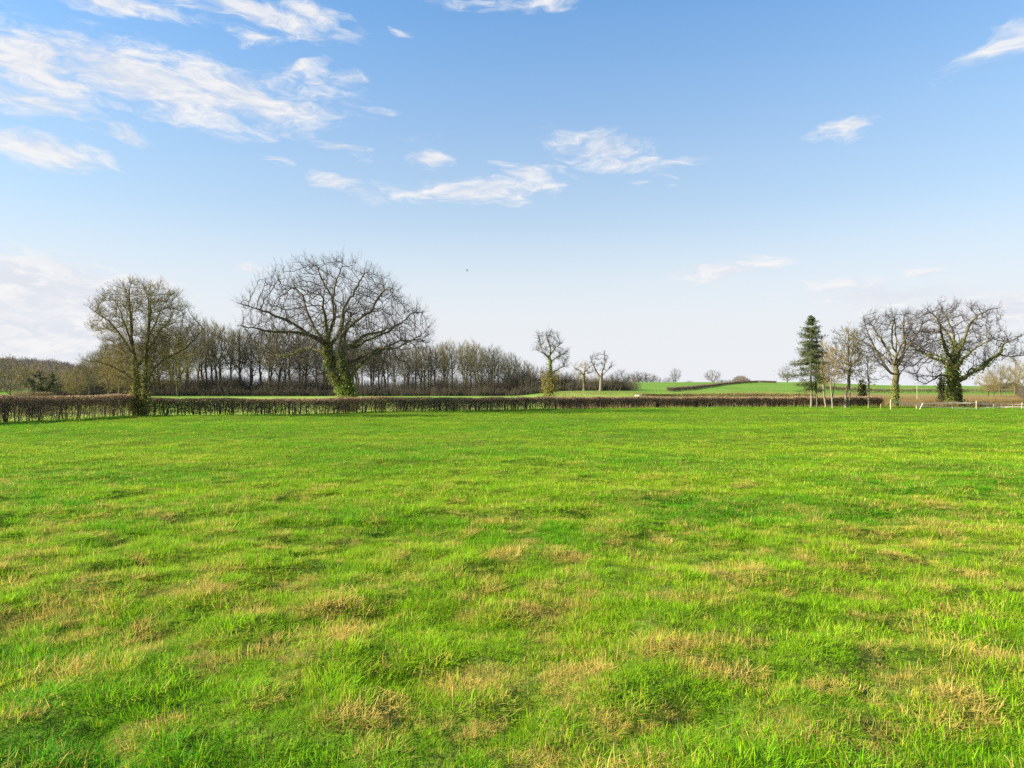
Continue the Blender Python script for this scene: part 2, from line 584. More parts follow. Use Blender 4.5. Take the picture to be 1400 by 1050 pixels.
def tree_meshes(name, P, par, r_root, r_tip, g, mats, split=.05, twigs=(2, .5, 1.1), sub=2, twr=.012, up=.15, droop=0.0, flecks=0, fleck_size=.06):
    """returns (trunk mesh, crown mesh): thick wood, and the fine branches with twigs"""
    r, tips = radii(P, par, r_root, r_tip)
    i = np.arange(1, len(P))
    p = par[i]
    d = unit(P[i] - P[p])
    nd = np.zeros_like(P)
    nd[i] = d
    nd[0] = (0, 0, 1)
    # heaviest child continues its parent's ring
    order = np.argsort(-r[i])
    main = np.zeros(len(P), bool)
    seen = set()
    for k in order:
        if p[k] not in seen:
            seen.add(p[k])
            main[i[k]] = True
    # ring direction: mean of incoming and main outgoing
    rd = nd.copy()
    mi = i[main[i]]
    rd[par[mi]] = unit(nd[par[mi]] + nd[mi])
    r0 = np.where(main[i], r[p], np.minimum(r[i] * 1.25, r[p]))
    d0 = np.where(main[i][:, None], rd[p], d)
    trunk, crown = Bag(), Bag()
    big = r[i] >= split
    for lo, hi, n in ((split, .12, 6), (.12, 9, 10)):
        m = (r[i] >= lo) & (r[i] < hi)
        trunk.add(*tubes(P[p][m], P[i][m], r0[m], r[i][m], d0[m], rd[i][m], n))
    m = ~big
    crown.add(*tubes(P[p][m], P[i][m], r0[m], r[i][m], d0[m], rd[i][m], 4))
    # twigs
    k, lmin, lmax = twigs
    th = i[(r[i] < max(split, r_tip * 3.0))]
    bases = np.repeat(th, k)
    if len(bases):
        t = g.random(len(bases))[:, None]
        b0 = P[bases] * t + P[par[bases]] * (1 - t)
        cen = np.array([P[th, 0].mean(), P[th, 1].mean(), np.percentile(P[th, 2], 20)])
        dr = unit(nd[bases] * .8 + unit(b0 - cen) * .45 + g.normal(0, .45, (len(bases), 3)) + np.array([0, 0, up]))
        ln = g.uniform(lmin, lmax, len(bases))[:, None]
        mid = b0 + dr * ln * .5
        dr2 = unit(dr + g.normal(0, .35, dr.shape) + np.array([0, 0, up - droop]))
        end = mid + dr2 * ln * .5
        R0 = np.full(len(bases), twr)
        crown.add(*seg(b0, mid, R0, R0 * .75))
        crown.add(*seg(mid, end, R0 * .75, R0 * .35))
        if sub:
            q = np.repeat(np.arange(len(bases)), sub)
            tt = g.uniform(.25, 1, len(q))[:, None]
            s0 = np.where(tt < .5, b0[q] + (mid - b0)[q] * tt * 2, mid[q] + (end - mid)[q] * (tt * 2 - 1))
            sdv = unit(dr2[q] * .9 + g.normal(0, .52, (len(q), 3)) + np.array([0, 0, up - droop]))
            s1 = s0 + sdv * (ln[q] * g.uniform(.3, .6, (len(q), 1)))
            crown.add(*seg(s0, s1, np.full(len(q), twr * .7), np.full(len(q), twr * .3)))
            if flecks:
                pick = g.integers(0, len(q), flecks)
                tt = g.random(flecks)[:, None]
                crown.add(*cards(s0[pick] + (s1 - s0)[pick] * tt + g.normal(0, .03, (flecks, 3)), fleck_size, g), 1)
    if trunk.n == 0:
        trunk.add(*tubes(P[p][:3], P[i][:3], r0[:3], r[i][:3], d0[:3], rd[i][:3], 6))
    tm = trunk.mesh(name + '_trunk', [mats[0]], True)
    cm = crown.mesh(name + '_crown', [mats[1], mats[2] if len(mats) > 2 else mats[1]], False)
    return tm, cm, (P, par, r, nd)


def ivy_mesh(name, data, sel, n, g, size=.09, spread=.25, mat=None):
    """leaves clinging round the stems picked by sel(P, r)"""
    P, par, r, nd = data
    k = np.nonzero(sel(P, r))[0]
    k = k[k > 0]
    w = np.maximum(r[k], .04)
    pick = g.choice(k, n, p=w / w.sum())
    t = g.random(n)[:, None]
    c = P[pick] * t + P[par[pick]] * (1 - t)
    u, v = frames(nd[pick])
    a = g.uniform(0, 2 * math.pi, (n, 1))
    rr = (r[pick] + np.abs(g.normal(0, spread, n)) * .8)[:, None]
    b = Bag()
    b.add(*cards(c + (u * np.cos(a) + v * np.sin(a)) * rr, size, g))
    return b.mesh(name, [mat or M['ivy']])


def ellipsoid_pts(n, c, rad, g, inner=.35, zcut=None):
    out = []
    tot = 0
    while tot < n:
        d = unit(g.normal(size=(n * 2, 3)))
        rr = (inner ** 3 + (1 - inner ** 3) * g.random((n * 2, 1))) ** (1 / 3)
        q = np.asarray(c) + d * rr * np.asarray(rad)
        if zcut is not None:
            q = q[q[:, 2] > zcut]
        out.append(q)
        tot += len(q)
    return np.concatenate(out)[:n]


def add_obj(name, me, parent=None, loc=(0, 0, 0)):
    o = bpy.data.objects.new(name, me)
    COL.objects.link(o)
    if parent is not None:
        o.parent = parent
    o.location = loc
    return o


def tag(o, label=None, cat=None, group=None, kind=None):
    if label:
        o['label'] = label
    if cat:
        o['category'] = cat
    if group:
        o['group'] = group
    if kind:
        o['kind'] = kind
    return o


def thing(name, label, cat, x, y, rz=0.0, group=None, dz=0.0):
    o = bpy.data.objects.new(name, None)
    COL.objects.link(o)
    o.empty_display_size = 0.5
    o.location = (x, y, gz(x, y) + dz)
    o.rotation_euler = (0, 0, rz)
    return tag(o, label, cat, group)


# ================================================================== THE SETTING
# ------------------------------------------------------------------ ground: one sheet out to the horizon
def build_ground():
    nx, ny = 460, 520
    U = np.arcsinh(2400 / 4.0)
    xs = 4.0 * np.sinh(np.linspace(-U, U, nx))
    v0, v1 = np.arcsinh(-400 / 4.0), np.arcsinh(3600 / 4.0)
    ys = 5.0 + 4.0 * np.sinh(np.linspace(v0, v1, ny))
    X, Y = np.meshgrid(xs, ys)
    Z = H(X, Y)
    v = np.stack([X, Y, Z], 2).reshape(-1, 3)
    i = np.arange(nx * ny).reshape(ny, nx)
    f = np.stack([i[:-1, :-1], i[:-1, 1:], i[1:, 1:], i[1:, :-1]], 2).reshape(-1, 4)
    x, y = v[:, 0], v[:, 1]
    t = x / np.maximum(y, 1)
    edge = field_edge(x, y)
    near = 1 - sst(y - edge, -1.0, 0.8)
    near = np.where(y < 2, 1, near)
    beyond = 1 - near
    # rough tan grass between the hedges
    tan = beyond * (sst(t, .02, .10) * (1 - sst(y, 114, 119)))
    tan = np.maximum(tan, beyond * sst(t, .45, .52) * (1 - sst(y, 150, 185)))
    wood = sst(-t, -.10, -.02) * sst(y, 158, 166) * (1 - sst(y, 300, 340))
    far = sst(y, 420, 560)
    col = np.stack([near, tan, np.maximum(wood, far), np.ones_like(near)], 1)
    m, n, out = new_mat('meadow')
    at = n.new('ShaderNodeAttribute', attribute_name='zone')
    sp = n.new('ShaderNodeSeparateColor')
    n.l.new(at.outputs['Color'], sp.inputs[0])
    g = n.new('ShaderNodeNewGeometry')
    pos = g.outputs['Position']
    sx = n.new('ShaderNodeSeparateXYZ')
    n.l.new(pos, sx.inputs[0])
    yy = sx.outputs[1]
    n1 = n.noise(pos, .35, 5, .6)
    n2 = n.noise(pos, 2.2, 5, .65)
    n3 = n.noise(n.vm('MULTIPLY', pos, (1, .35, 1)), .06, 4, .6)
    n4 = n.noise(pos, 14, 4, .7)
    lush = n.mix(n.ss(n1, .35, .65), (.085, .165, .012), (.15, .22, .014))
    lush = n.mix(n.ss(n2, .5, .7, 0, .6), lush, (.19, .155, .05))
    lush = n.mix(n.ss(n4, .36, .66, 0, .6), lush, (.065, .06, .022))
    pale = n.mix(n.ss(n3, .35, .65), (.30, .37, .075), (.22, .33, .05))
    farfield = n.mix(n.ss(n3, .35, .65), (.17, .26, .05), (.13, .23, .04))
    pale = n.mix(n.ss(n2, .5, .8, 0, .5), pale, (.20, .22, .06))
    tanc = n.mix(n.ss(n3, .3, .7), (.32, .22, .085), (.23, .19, .07))
    tanc = n.mix(n.ss(n2, .4, .7, 0, .6), tanc, (.17, .11, .055))
    pale = n.mix(n.ss(yy, 118, 150), pale, farfield)
    woodc = n.mix(n1, (.085, .065, .04), (.12, .10, .05))
    c = n.mix(sp.outputs[0], pale, lush)
    c = n.mix(n.ss(n.m('ADD', sp.outputs[1], n.m('MULTIPLY', n.m('SUBTRACT', n2, .5), .5)), .3, .7), c, tanc)
    c = n.mix(sp.outputs[2], c, woodc)
    b = n.new('ShaderNodeBsdfPrincipled')
    n.l.new(c, b.inputs['Base Color'])
    b.inputs['Roughness'].default_value = 1.0
    b.inputs['Specular IOR Level'].default_value = 0.0
    bp = n.new('ShaderNodeBump')
    bp.inputs['Strength'].default_value = .8
    bp.inputs['Distance'].default_value = .12
    n.l.new(n.m('ADD', n2, n.m('MULTIPLY', n4, .3)), bp.inputs['Height'])
    n.l.new(bp.outputs[0], b.inputs['Normal'])
    n.l.new(b.outputs[0], out.inputs[0])
    me = make_mesh('ground', v, [f], [m], True, attrs={'zone': ('FLOAT_COLOR', 'POINT', col)})
    o = add_obj('ground', me)
    tag(o, 'green pasture rolling away to fields and low hills', kind='structure')
    return o


build_ground()


# ------------------------------------------------------------------ grass: clumps of single blades set out over the field
def grass_mat():
    m, t, out = new_mat('grass_blade')
    bl = t.new('ShaderNodeAttribute', attribute_name='blade')
    sp = t.new('ShaderNodeSeparateColor')
    t.l.new(bl.outputs['Color'], sp.inputs[0])
    along, rnd, dryb = sp.outputs
    ins = t.new('ShaderNodeAttribute', attribute_name='dry', attribute_type='INSTANCER')
    dry = ins.outputs['Fac']
    ins2 = t.new('ShaderNodeAttribute', attribute_name='tone', attribute_type='INSTANCER')
    tone = ins2.outputs['Fac']
    c = t.mix(tone, (.075, .350, .008), (.285, .510, .011))
    c = t.mix(t.ss(rnd, .55, 1.0, 0, .7), c, (.38, .47, .012))
    c = t.mix(t.ss(rnd, .35, 0.0, 0, .7), c, (.030, .150, .012))
    straw = t.mix(rnd, (.55, .38, .065), (.72, .54, .15))
    dv = t.m('ADD', dryb, t.m('MULTIPLY', t.m('SUBTRACT', dry, .5), 1.6))
    c = t.mix(t.ss(dv, .19, .48, 0, .78), c, t.mix(rnd, (.36, .40, .016), (.50, .43, .03)))
    isdry = t.ss(dv, .42, .60)
    c = t.mix(isdry, c, straw)
    d = t.new('ShaderNodeBsdfPrincipled')
    t.l.new(c, d.inputs['Base Color'])
    d.inputs['Roughness'].default_value = .55
    d.inputs['Specular IOR Level'].default_value = .10
    tr = t.new('ShaderNodeBsdfTranslucent')
    t.l.new(c, tr.inputs[0])
    mx = t.new('ShaderNodeMixShader')
    mx.inputs[0].default_value = .45
    t.l.new(d.outputs[0], mx.inputs[1])
    t.l.new(tr.outputs[0], mx.inputs[2])
    t.l.new(mx.outputs[0], out.inputs[0])
    return m


M['grass'] = grass_mat()


def clump(name, n, rad, hmin, hmax, w, lean, g, dryp=.2, segs=4):
    """n curved blades rooted within rad; blade attribute = (along, random, dryness)"""
    a = g.uniform(0, 2 * math.pi, n)
    rr = rad * np.sqrt(g.random(n))
    root = np.stack([rr * np.cos(a), rr * np.sin(a), np.full(n, -.02)], 1)
    h = g.uniform(hmin, hmax, n) * (1 - .35 * (rr / rad) ** 2)
    la = a + g.normal(0, 1.0, n)
    ld = np.stack([np.cos(la), np.sin(la), 0 * la], 1)
    le = np.abs(g.normal(lean, lean * .6, n))
    s = np.linspace(0, 1, segs + 1)
    # arc: starts upright, bends over
    th = le[:, None] * (0.25 + s[None] * 1.1)
    ds = h[:, None] / segs
    hx = np.concatenate([np.zeros((n, 1)), np.cumsum(np.sin(th[:, 1:]) * ds, 1)], 1)
    hz = np.concatenate([np.zeros((n, 1)), np.cumsum(np.cos(th[:, 1:]) * ds, 1)], 1)
    C = root[:, None] + ld[:, None] * hx[:, :, None] + np.array([0, 0, 1.0]) * hz[:, :, None]
    C[:, :, 2] = np.maximum(C[:, :, 2], .004 + .01 * s)
    fa = la + math.pi / 2 + g.normal(0, .6, n)
    sd_ = np.stack([np.cos(fa), np.sin(fa), 0 * fa], 1)
    wd = w * g.uniform(.6, 1.3, (n, 1)) * np.array([.7, 1.0, .9, .6, .06] if segs == 4 else np.interp(np.linspace(0, 1, segs + 1), [0, .3, .7, 1], [.7, 1, .7, .06]))[None]
    Lf = C - sd_[:, None] * wd[:, :, None] * .5
    Rt = C + sd_[:, None] * wd[:, :, None] * .5
    k = segs + 1
    v = np.concatenate([Lf, Rt], 1).reshape(-1, 3)
    i = np.arange(segs)
    q = np.stack([i, i + k, i + k + 1, i + 1], 1)
    f = (q[None] + (np.arange(n) * 2 * k)[:, None, None]).reshape(-1, 4)
    rnd = g.random(n)
    dr = np.clip(g.random(n) * .62 + (g.random(n) < dryp) * .45, 0, 1)
    col = np.zeros((n, 2 * k, 4))
    col[:, :k, 0] = s
    col[:, k:, 0] = s
    col[:, :, 1] = rnd[:, None]
    col[:, :, 2] = dr[:, None]
    col[:, :, 3] = 1
    return make_mesh(name, v, [f], [M['grass']], False, attrs={'blade': ('FLOAT_COLOR', 'POINT', col.reshape(-1, 4))})


def build_grass():
    g = np.random.default_rng(42)
    protos = []
    # 0-3 upright green, 4-5 arching green, 6-7 straw tussock, 8-9 flattened thatch | 10-13 mid distance | 14-16 far
    for k in range(4):
        protos.append(clump('blades', 150, .115, .025, .095, .0031, (.5, .65, .8, .95)[k], g, .12))
    for k in range(2):
        protos.append(clump('blades', 120, .11, .04, .125, .0032, 1.15, g, .2))
    for k in range(2):
        protos.append(clump('blades', 130, .10, .04, .115, .0027, 1.55, g, .75))
    for k in range(2):
        protos.append(clump('blades', 110, .14, .05, .125, .0029, 2.0, g, .5))
    for k in range(4):
        protos.append(clump('blades', 150, .27, .03, .09, .0068, (.55, .7, .9, 1.2)[k], g, (.1, .12, .2, .5)[k], 3))
    for k in range(3):
        protos.append(clump('blades', 130, .75, .03, .085, .022, .7, g, (.1, .12, .25)[k], 2))
    coll = bpy.data.collections.new('grass_clumps')
    for k, me in enumerate(protos):
        o = bpy.data.objects.new('grass_clump_%02d' % k, me)
        coll.objects.link(o)

    P, V, RZ, SC, DRY, TONE = [], [], [], [], [], []

    def sow(y0, y1, dens, kind):
        hw = .86 * y1 + 1.6
        n = int(dens * (y1 - y0) * 2 * hw)
        c = 1 / math.sqrt(dens)
        gx, gy = np.meshgrid(np.arange(-hw, hw, c), np.arange(y0, y1, c))
        x = gx.ravel() + g.uniform(-.55, .55, gx.size) * c
        y = gy.ravel() + g.uniform(-.55, .55, gx.size) * c
        keep = (y > 1.1) & (np.abs(x) < .86 * y + 1.6) & (y < field_edge(x, y) + .3)
        x, y = x[keep], y[keep]
        n = len(x)
        dryn = fbm(x / .23, y / .21, 51, 4)
        fade = 1 - .65 * sst(y, 4.5, 16)
        big = fbm(x / 14, y / 6, 61, 4)
        tone = np.clip(.5 + (fbm(x / 3.5, y / 2.0, 71, 5) - .5) * 3.0 + (big - .5) * 2.6, 0, 1)
        dry = np.clip(.333 + ((dryn - .5) * 1.9 + (fbm(x / 1.1, y / .9, 81, 3) - .5) * .40) * fade + .055 * (1 - sst(y, 4.5, 11)) - .05 * sst(y, 20, 60) + g.normal(0, .05, n), 0, 1)
        hgt = .66 + .75 * sst(fbm(x / .22, y / .2, 91, 3), .35, .72) + .3 * (fbm(x / 2.2, y / 1.6, 92, 3) - .5)
        near_dry = dry + g.normal(0, .06, n) > .60
        if kind == 0:
            v = np.where(near_dry, g.choice([6, 6, 7, 7, 8, 9, 3], n), g.choice([0, 1, 2, 3, 0, 1, 2, 3, 4, 5, 8, 9], n))
        elif kind == 1:
            v = np.where(near_dry, g.choice([12, 13], n), g.choice([10, 11, 10, 11, 12], n))
        else:
            v = np.where(near_dry, 16, g.choice([14, 15], n))
        P.append(np.stack([x, y, H(x, y)], 1))
        V.append(v)
        RZ.append(g.uniform(0, 2 * math.pi, n))
        SC.append(hgt * g.uniform(.8, 1.2, n))
        DRY.append(dry)
        TONE.append(tone)
    sow(1.2, 5.5, 125, 0)
    sow(5.5, 9.0, 90, 0)
    sow(9.0, 14.0, 55, 0)
    sow(8.5, 22.0, 12, 1)
    sow(13.5, 40.0, 10, 1)
    sow(30.0, 100.0, 1.8, 2)
    P = np.concatenate(P)
    V, RZ, SC, DRY, TONE = map(np.concatenate, (V, RZ, SC, DRY, TONE))
    rot = np.stack([g.normal(0, .12, len(P)), g.normal(0, .12, len(P)), RZ], 1)
    me = make_mesh('grass', P, [], [M['grass']], attrs={
        'variant': ('INT', 'POINT', V), 'turn': ('FLOAT_VECTOR', 'POINT', rot), 'size': ('FLOAT', 'POINT', SC),
        'dry': ('FLOAT', 'POINT', DRY), 'tone': ('FLOAT', 'POINT', TONE)})
    o = add_obj('grass', me)
    tag(o, 'bright green tussocky pasture grass with straw coloured tufts', 'grass', kind='stuff')
    ng = bpy.data.node_groups.new('sow_grass', 'GeometryNodeTree')
    ng.interface.new_socket('Geometry', in_out='INPUT', socket_type='NodeSocketGeometry')
    ng.interface.new_socket('Geometry', in_out='OUTPUT', socket_type='NodeSocketGeometry')
    gi = ng.nodes.new('NodeGroupInput')
    go = ng.nodes.new('NodeGroupOutput')
    ip = ng.nodes.new('GeometryNodeInstanceOnPoints')
    ci = ng.nodes.new('GeometryNodeCollectionInfo')
    ci.inputs['Collection'].default_value = coll
    ci.inputs['Separate Children'].default_value = True
    ci.inputs['Reset Children'].default_value = True
    ip.inputs['Pick Instance'].default_value = True

    def na(nm, ty):
        a = ng.nodes.new('GeometryNodeInputNamedAttribute')
        a.data_type = ty
        a.inputs['Name'].default_value = nm
        return [s for s in a.outputs if s.enabled][0]
    L = ng.links.new
    L(gi.outputs[0], ip.inputs['Points'])
    L(ci.outputs[0], ip.inputs['Instance'])
    L(na('variant', 'INT'), ip.inputs['Instance Index'])
    e2r = ng.nodes.new('FunctionNodeEulerToRotation')
    L(na('turn', 'FLOAT_VECTOR'), e2r.inputs[0])
    L(e2r.outputs[0], ip.inputs['Rotation'])
    L(na('size', 'FLOAT'), ip.inputs['Scale'])
    L(ip.outputs[0], go.inputs[0])
    md = o.modifiers.new('sow', 'NODES')
    md.node_group = ng
    print('grass clumps', len(P))


build_grass()
# ================================================================== HEDGES
def sample_path(P, n, g, s0=0.0, s1=1.0):
    P = np.asarray(P, float)
    L = np.concatenate([[0], np.cumsum(np.linalg.norm(np.diff(P, axis=0), axis=1))])
    s = g.uniform(s0, s1, n) * L[-1]
    x = np.interp(s, L, P[:, 0])
    y = np.interp(s, L, P[:, 1])
    k = np.clip(np.searchsorted(L, s) - 1, 0, len(P) - 2)
    d = unit(P[k + 1] - P[k])
    return s, x, y, d, L[-1]


def build_hedge(name, label, path, h, wid, g, per_m=150, stems=5, thin=1.0, gap=.5, leafy=45, tw=.007, group=None, tipmat=None, twmat=None):
    P = np.asarray(path, float)
    mid = P[len(P) // 2]
    ox, oy = mid
    root = thing(name, label, 'hedge', ox, oy, 0, group)
    oz = root.location.z
    L = np.sum(np.linalg.norm(np.diff(P, axis=0), axis=1))

    def to_local(x, y, z):
        return np.stack([x - ox, y - oy, z - oz], 1)
    # upright stems
    n = int(L * stems)
    s, x, y, d, _ = sample_path(P, n, g)
    o = g.normal(0, wid * .22, n)
    x, y = x - d[:, 1] * o, y + d[:, 0] * o
    z = H(x, y)
    a = to_local(x, y, z - .05)
    b = a + np.stack([g.normal(0, .1, n), g.normal(0, .1, n), h * g.uniform(.4, .75, n)], 1)
    c = b + np.stack([g.normal(0, .2, n), g.normal(0, .2, n), h * g.uniform(.1, .25, n)], 1)
    B = Bag()
    r = g.uniform(.014, .034, n) * thin
    if stems:
        B.add(*seg(a, b, r, r * .7, 4))
        B.add(*seg(b, c, r * .7, r * .35, 4))
    if stems:
        add_obj('stems', B.mesh('hedge_stems', [M['hedge_stem']], True), root)
    # dense clipped brush: fuller above, open near the ground
    n = int(L * per_m)
    s, x, y, d, _ = sample_path(P, n, g)
    dens = fbm(s / 1.3, s * 0 + 3.3, 201, 3)
    zf = g.beta(1.6, 1.0, n)
    openness = sst(dens, .42, .6) * gap
    keep = (g.random(n) < 1 - openness * (1 - sst(zf, .45, .8)))
    x, y, d, zf, s = x[keep], y[keep], d[keep], zf[keep], s[keep]
    n = len(x)
    o = g.uniform(-.5, .5, n) * wid * (.75 + .5 * fbm(s / 2.0, s * 0, 203, 2))
    x, y = x - d[:, 1] * o, y + d[:, 0] * o
    hh = h * (.93 + .14 * fbm(s / 1.6, s * 0 + 1.0, 205, 3))
    z = H(x, y) + hh * zf
    p = to_local(x, y, z)
    dr = unit(g.normal(0, .6, (n, 3)) + np.array([0, 0, .55]))
    ln = g.uniform(.16, .5, n)[:, None]
    q = p + dr * ln * .5
    e = q + unit(dr + g.normal(0, .4, dr.shape)) * ln * .5
    zt = (H(x, y) + hh - oz) + np.abs(g.normal(0, .035, n))
    q[:, 2] = np.minimum(q[:, 2], zt)
    e[:, 2] = np.minimum(e[:, 2], zt + .02)
    rr = tw * thin * g.uniform(.7, 1.5, n)
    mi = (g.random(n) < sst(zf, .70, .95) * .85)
    B = Bag()
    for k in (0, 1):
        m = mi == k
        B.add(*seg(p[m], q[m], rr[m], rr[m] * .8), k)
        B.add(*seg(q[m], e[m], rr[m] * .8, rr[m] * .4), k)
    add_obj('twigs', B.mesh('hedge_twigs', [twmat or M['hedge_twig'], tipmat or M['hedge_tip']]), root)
    if leafy:
        n = int(L * leafy)
        s, x, y, d, _ = sample_path(P, n, g)
        zf = g.beta(1.2, 1.3, n)
        o = g.uniform(-.5, .5, n) * wid
        x, y = x - d[:, 1] * o, y + d[:, 0] * o
        p = to_local(x, y, H(x, y) + zf * h * .97)
        w = fbm(s / 2.2, s * 0 + 8.0, 207, 3)
        p = p[w > .42]
        B = Bag()
        B.add(*cards(p, .030 * thin, g))
        add_obj('leaves', B.mesh('hedge_leaves', [M['hedge_leaf']]), root)
    return root


gh = np.random.default_rng(101)
build_hedge('field_hedge', 'tall dark clipped thorn hedge with see-through gaps at the left edge of the field', HA, 1.52, 1.1, gh, 1200, 7, 1.2, .5, 140)
build_hedge('field_hedge', 'long low clipped brown hedge running behind the bright green field to the slim trees', HB, 1.28, 1.0, gh, 900, 7, 1.4, .38, 150)
build_hedge('field_hedge', 'short flat-topped hedge showing just above the tall dark thorn hedge at left',
            [(px_x(18, 58), 58), (px_x(72, 60), 60)], 1.82, 1.0, gh, 700, 0, 1.3, .3, 20, tipmat=M['hedge_tip'])
# hedges out on the fields
FD = [(px_x(880, 113), 113), (px_x(960, 115), 115), (px_x(1040, 116), 116), (px_x(1115, 114), 114)]
build_hedge('field_hedge', 'low tan hedge lying beyond the brown field hedge, at the foot of the green hill', FD, .9, 1.4, gh, 260, 0, 2.2, .2, 0, tipmat=M['tan_twig'], twmat=M['tan_twig'])
dg_pts = [ground_hit(px, py, 100, 420) for px, py in ((915, 535.5), (943, 533), (960, 530.5), (986, 526.8), (1011, 524.3), (1036, 523.2))]
build_hedge('field_hedge', 'dark hedge climbing diagonally across the green hill to its skyline', dg_pts, .85, 1.3, gh, 170, 0, 3.0, .1, 0, tipmat=M['hedge_twig'], twmat=M['scrub_twig'])
rg = [ground_hit(1036, 523.2, 100, 420), ground_hit(1057, 523.9, 100, 420)]
build_hedge('field_hedge', 'short dark hedge on the hill skyline just right of the diagonal hedge', [(px_x(1039, rg[0][1] + 4), rg[0][1] + 4), (px_x(1060, rg[1][1]), rg[1][1])], .8, 1.3, gh, 170, 0, 3.0, .1, 0, tipmat=M['hedge_twig'], twmat=M['scrub_twig'])
FE = [(px_x(1118, 172), 172), (px_x(1200, 182), 182), (px_x(1320, 186), 186), (px_x(1420, 180), 180)]
build_hedge('field_hedge', 'thin brown hedge crossing behind the big oaks at the right', FE, 1.15, 1.4, gh, 170, 0, 2.6, .2, 0)
FG = [ground_hit(1352, 536, 100, 420), ground_hit(1385, 530, 100, 420), ground_hit(1410, 526, 100, 420)]
build_hedge('field_hedge', 'dark hedge rising to the right behind the olive copse at the right edge', FG, 2.0, 1.5, gh, 120, 0, 3.6, .1, 0, tipmat=M['scrub_twig'], twmat=M['scrub_twig'])


# ================================================================== HERO TREES, limb by limb
def hero(name, label, bpx, D, limbs, env, seed, r_root, r_tip, mats, n_attr, step=.35, infl=4.0, kill=.55, jit=.2, split=.05,
         twigs=(2, .5, 1.1), sub=2, twr=.011, wob=.03, up=.05, twup=.15, droop=0, ivy=None, flecks=0, fleck_size=.06, inner=.45, by=None):
    """limbs: (depth at start, depth at end, [(photo px, py), ...]); env: (px, py, half width px, half height px, depth m, share)"""
    g = np.random.default_rng(seed)
    s = D / F
    bx = px_x(bpx, D)
    root = thing(name, label, 'tree', bx, D)
    bz = root.location.z

    def loc(px, py, dep):
        return ((px - bpx) * s, dep, CAM_H - (py - HY) * s - bz)
    sk = []
    for d0, d1, pl in limbs:
        k = len(pl)
        sk.append([loc(px, py, d0 + (d1 - d0) * (j / max(k - 1, 1))) for j, (px, py) in enumerate(pl)])
    sk[0][0] = (sk[0][0][0], sk[0][0][1], -.1)
    A = []
    for (px, py, hw, hh, dep, share) in env:
        c = loc(px, py, 0)
        A.append(ellipsoid_pts(int(n_attr * share), c, (hw * s, dep, hh * s), g, inner, zcut=1.2))
    P, par = grow(sk, np.concatenate(A), g, step, infl, kill, 140, jit, up, wob)
    tm, cm, data = tree_meshes(name, P, par, r_root, r_tip, g, mats, split, twigs, sub, twr, twup, droop, flecks, fleck_size)
    add_obj('trunk', tm, root)
    add_obj('crown', cm, root)
    if ivy:
        for nm, fn, n, size, spread, mt in ivy:
            add_obj(nm, ivy_mesh(nm, data, fn, n, g, size, spread, mt), root)
    return root, data


OAK = (M['oak_bark'], M['oak_twig'])
# --- the broad ivy-clad oak left of centre
LZ = lambda lo, hi, rmin: (lambda P, r: (P[:, 2] > lo) & (P[:, 2] < hi) & (r > rmin))
hero('oak_tree', 'largest bare oak with a broad dome crown and two ivy-clad trunks behind the hedge', 475, 64, [
    (0, 0, [(475, 563), (474, 543), (456, 512), (447, 484), (447, 469)]),
    (0, -.6, [(477, 560), (478, 543), (474, 510), (470, 471), (470, 438), (474, 418)]),
    (0, -3.5, [(447, 469), (428, 461), (405, 446), (371, 430), (345, 421)]),
    (0, 2.5, [(447, 469), (430, 451), (418, 425), (405, 400), (388, 380)]),
    (0, 1.0, [(447, 466), (451, 446), (456, 417), (441, 383), (427, 356)]),
    (0, -3.0, [(448, 469), (459, 433), (467, 396), (480, 364)]),
    (0, -4.5, [(446, 474), (423, 459), (384, 456), (350, 452)]),
    (0, 3.0, [(446, 484), (412, 474), (375, 482), (350, 481)]),
    (-.5, 3.0, [(474, 420), (485, 383), (492, 364)]),
    (-.5, -3.0, [(470, 459), (487, 446), (510, 433), (526, 407), (544, 399)]),
    (-.3, 3.0, [(474, 479), (500, 466), (533, 448), (557, 425), (572, 420)]),
    (-.2, -3.5, [(480, 517), (497, 497), (521, 479), (551, 477), (586, 458)]),
    (-.3, 4.5, [(476, 497), (505, 484), (539, 464), (575, 462)]),
    (0, -7.0, [(450, 470), (456, 455), (462, 430), (468, 415)]),
    (0, 7.0, [(452, 472), (458, 452), (450, 425), (452, 405)]),
    (-.5, -6.5, [(472, 480), (480, 462), (492, 448), (500, 440)]),
    (-.5, 7.0, [(472, 476), (488, 455), (505, 445), (520, 436)]),
], [(452, 440, 112, 88, 8.5, .62), (520, 450, 74, 56, 7.0, .26), (400, 460, 64, 36, 6.5, .12)], 5, .52, .021, OAK, 3400, .32, 4.5, .5, .18,
    split=.05, twigs=(2, .45, 1.15), sub=3, twr=.0078, wob=.05, twup=.32, ivy=[
    ('ivy', LZ(.4, 6.6, .18), 6500, .085, .15, M['ivy']), ('ivy', LZ(.2, 2.6, .18), 2200, .10, .4, M['ivy']),
    ('ivy', LZ(4.0, 8.5, .10), 2200, .08, .16, M['ivy'])])

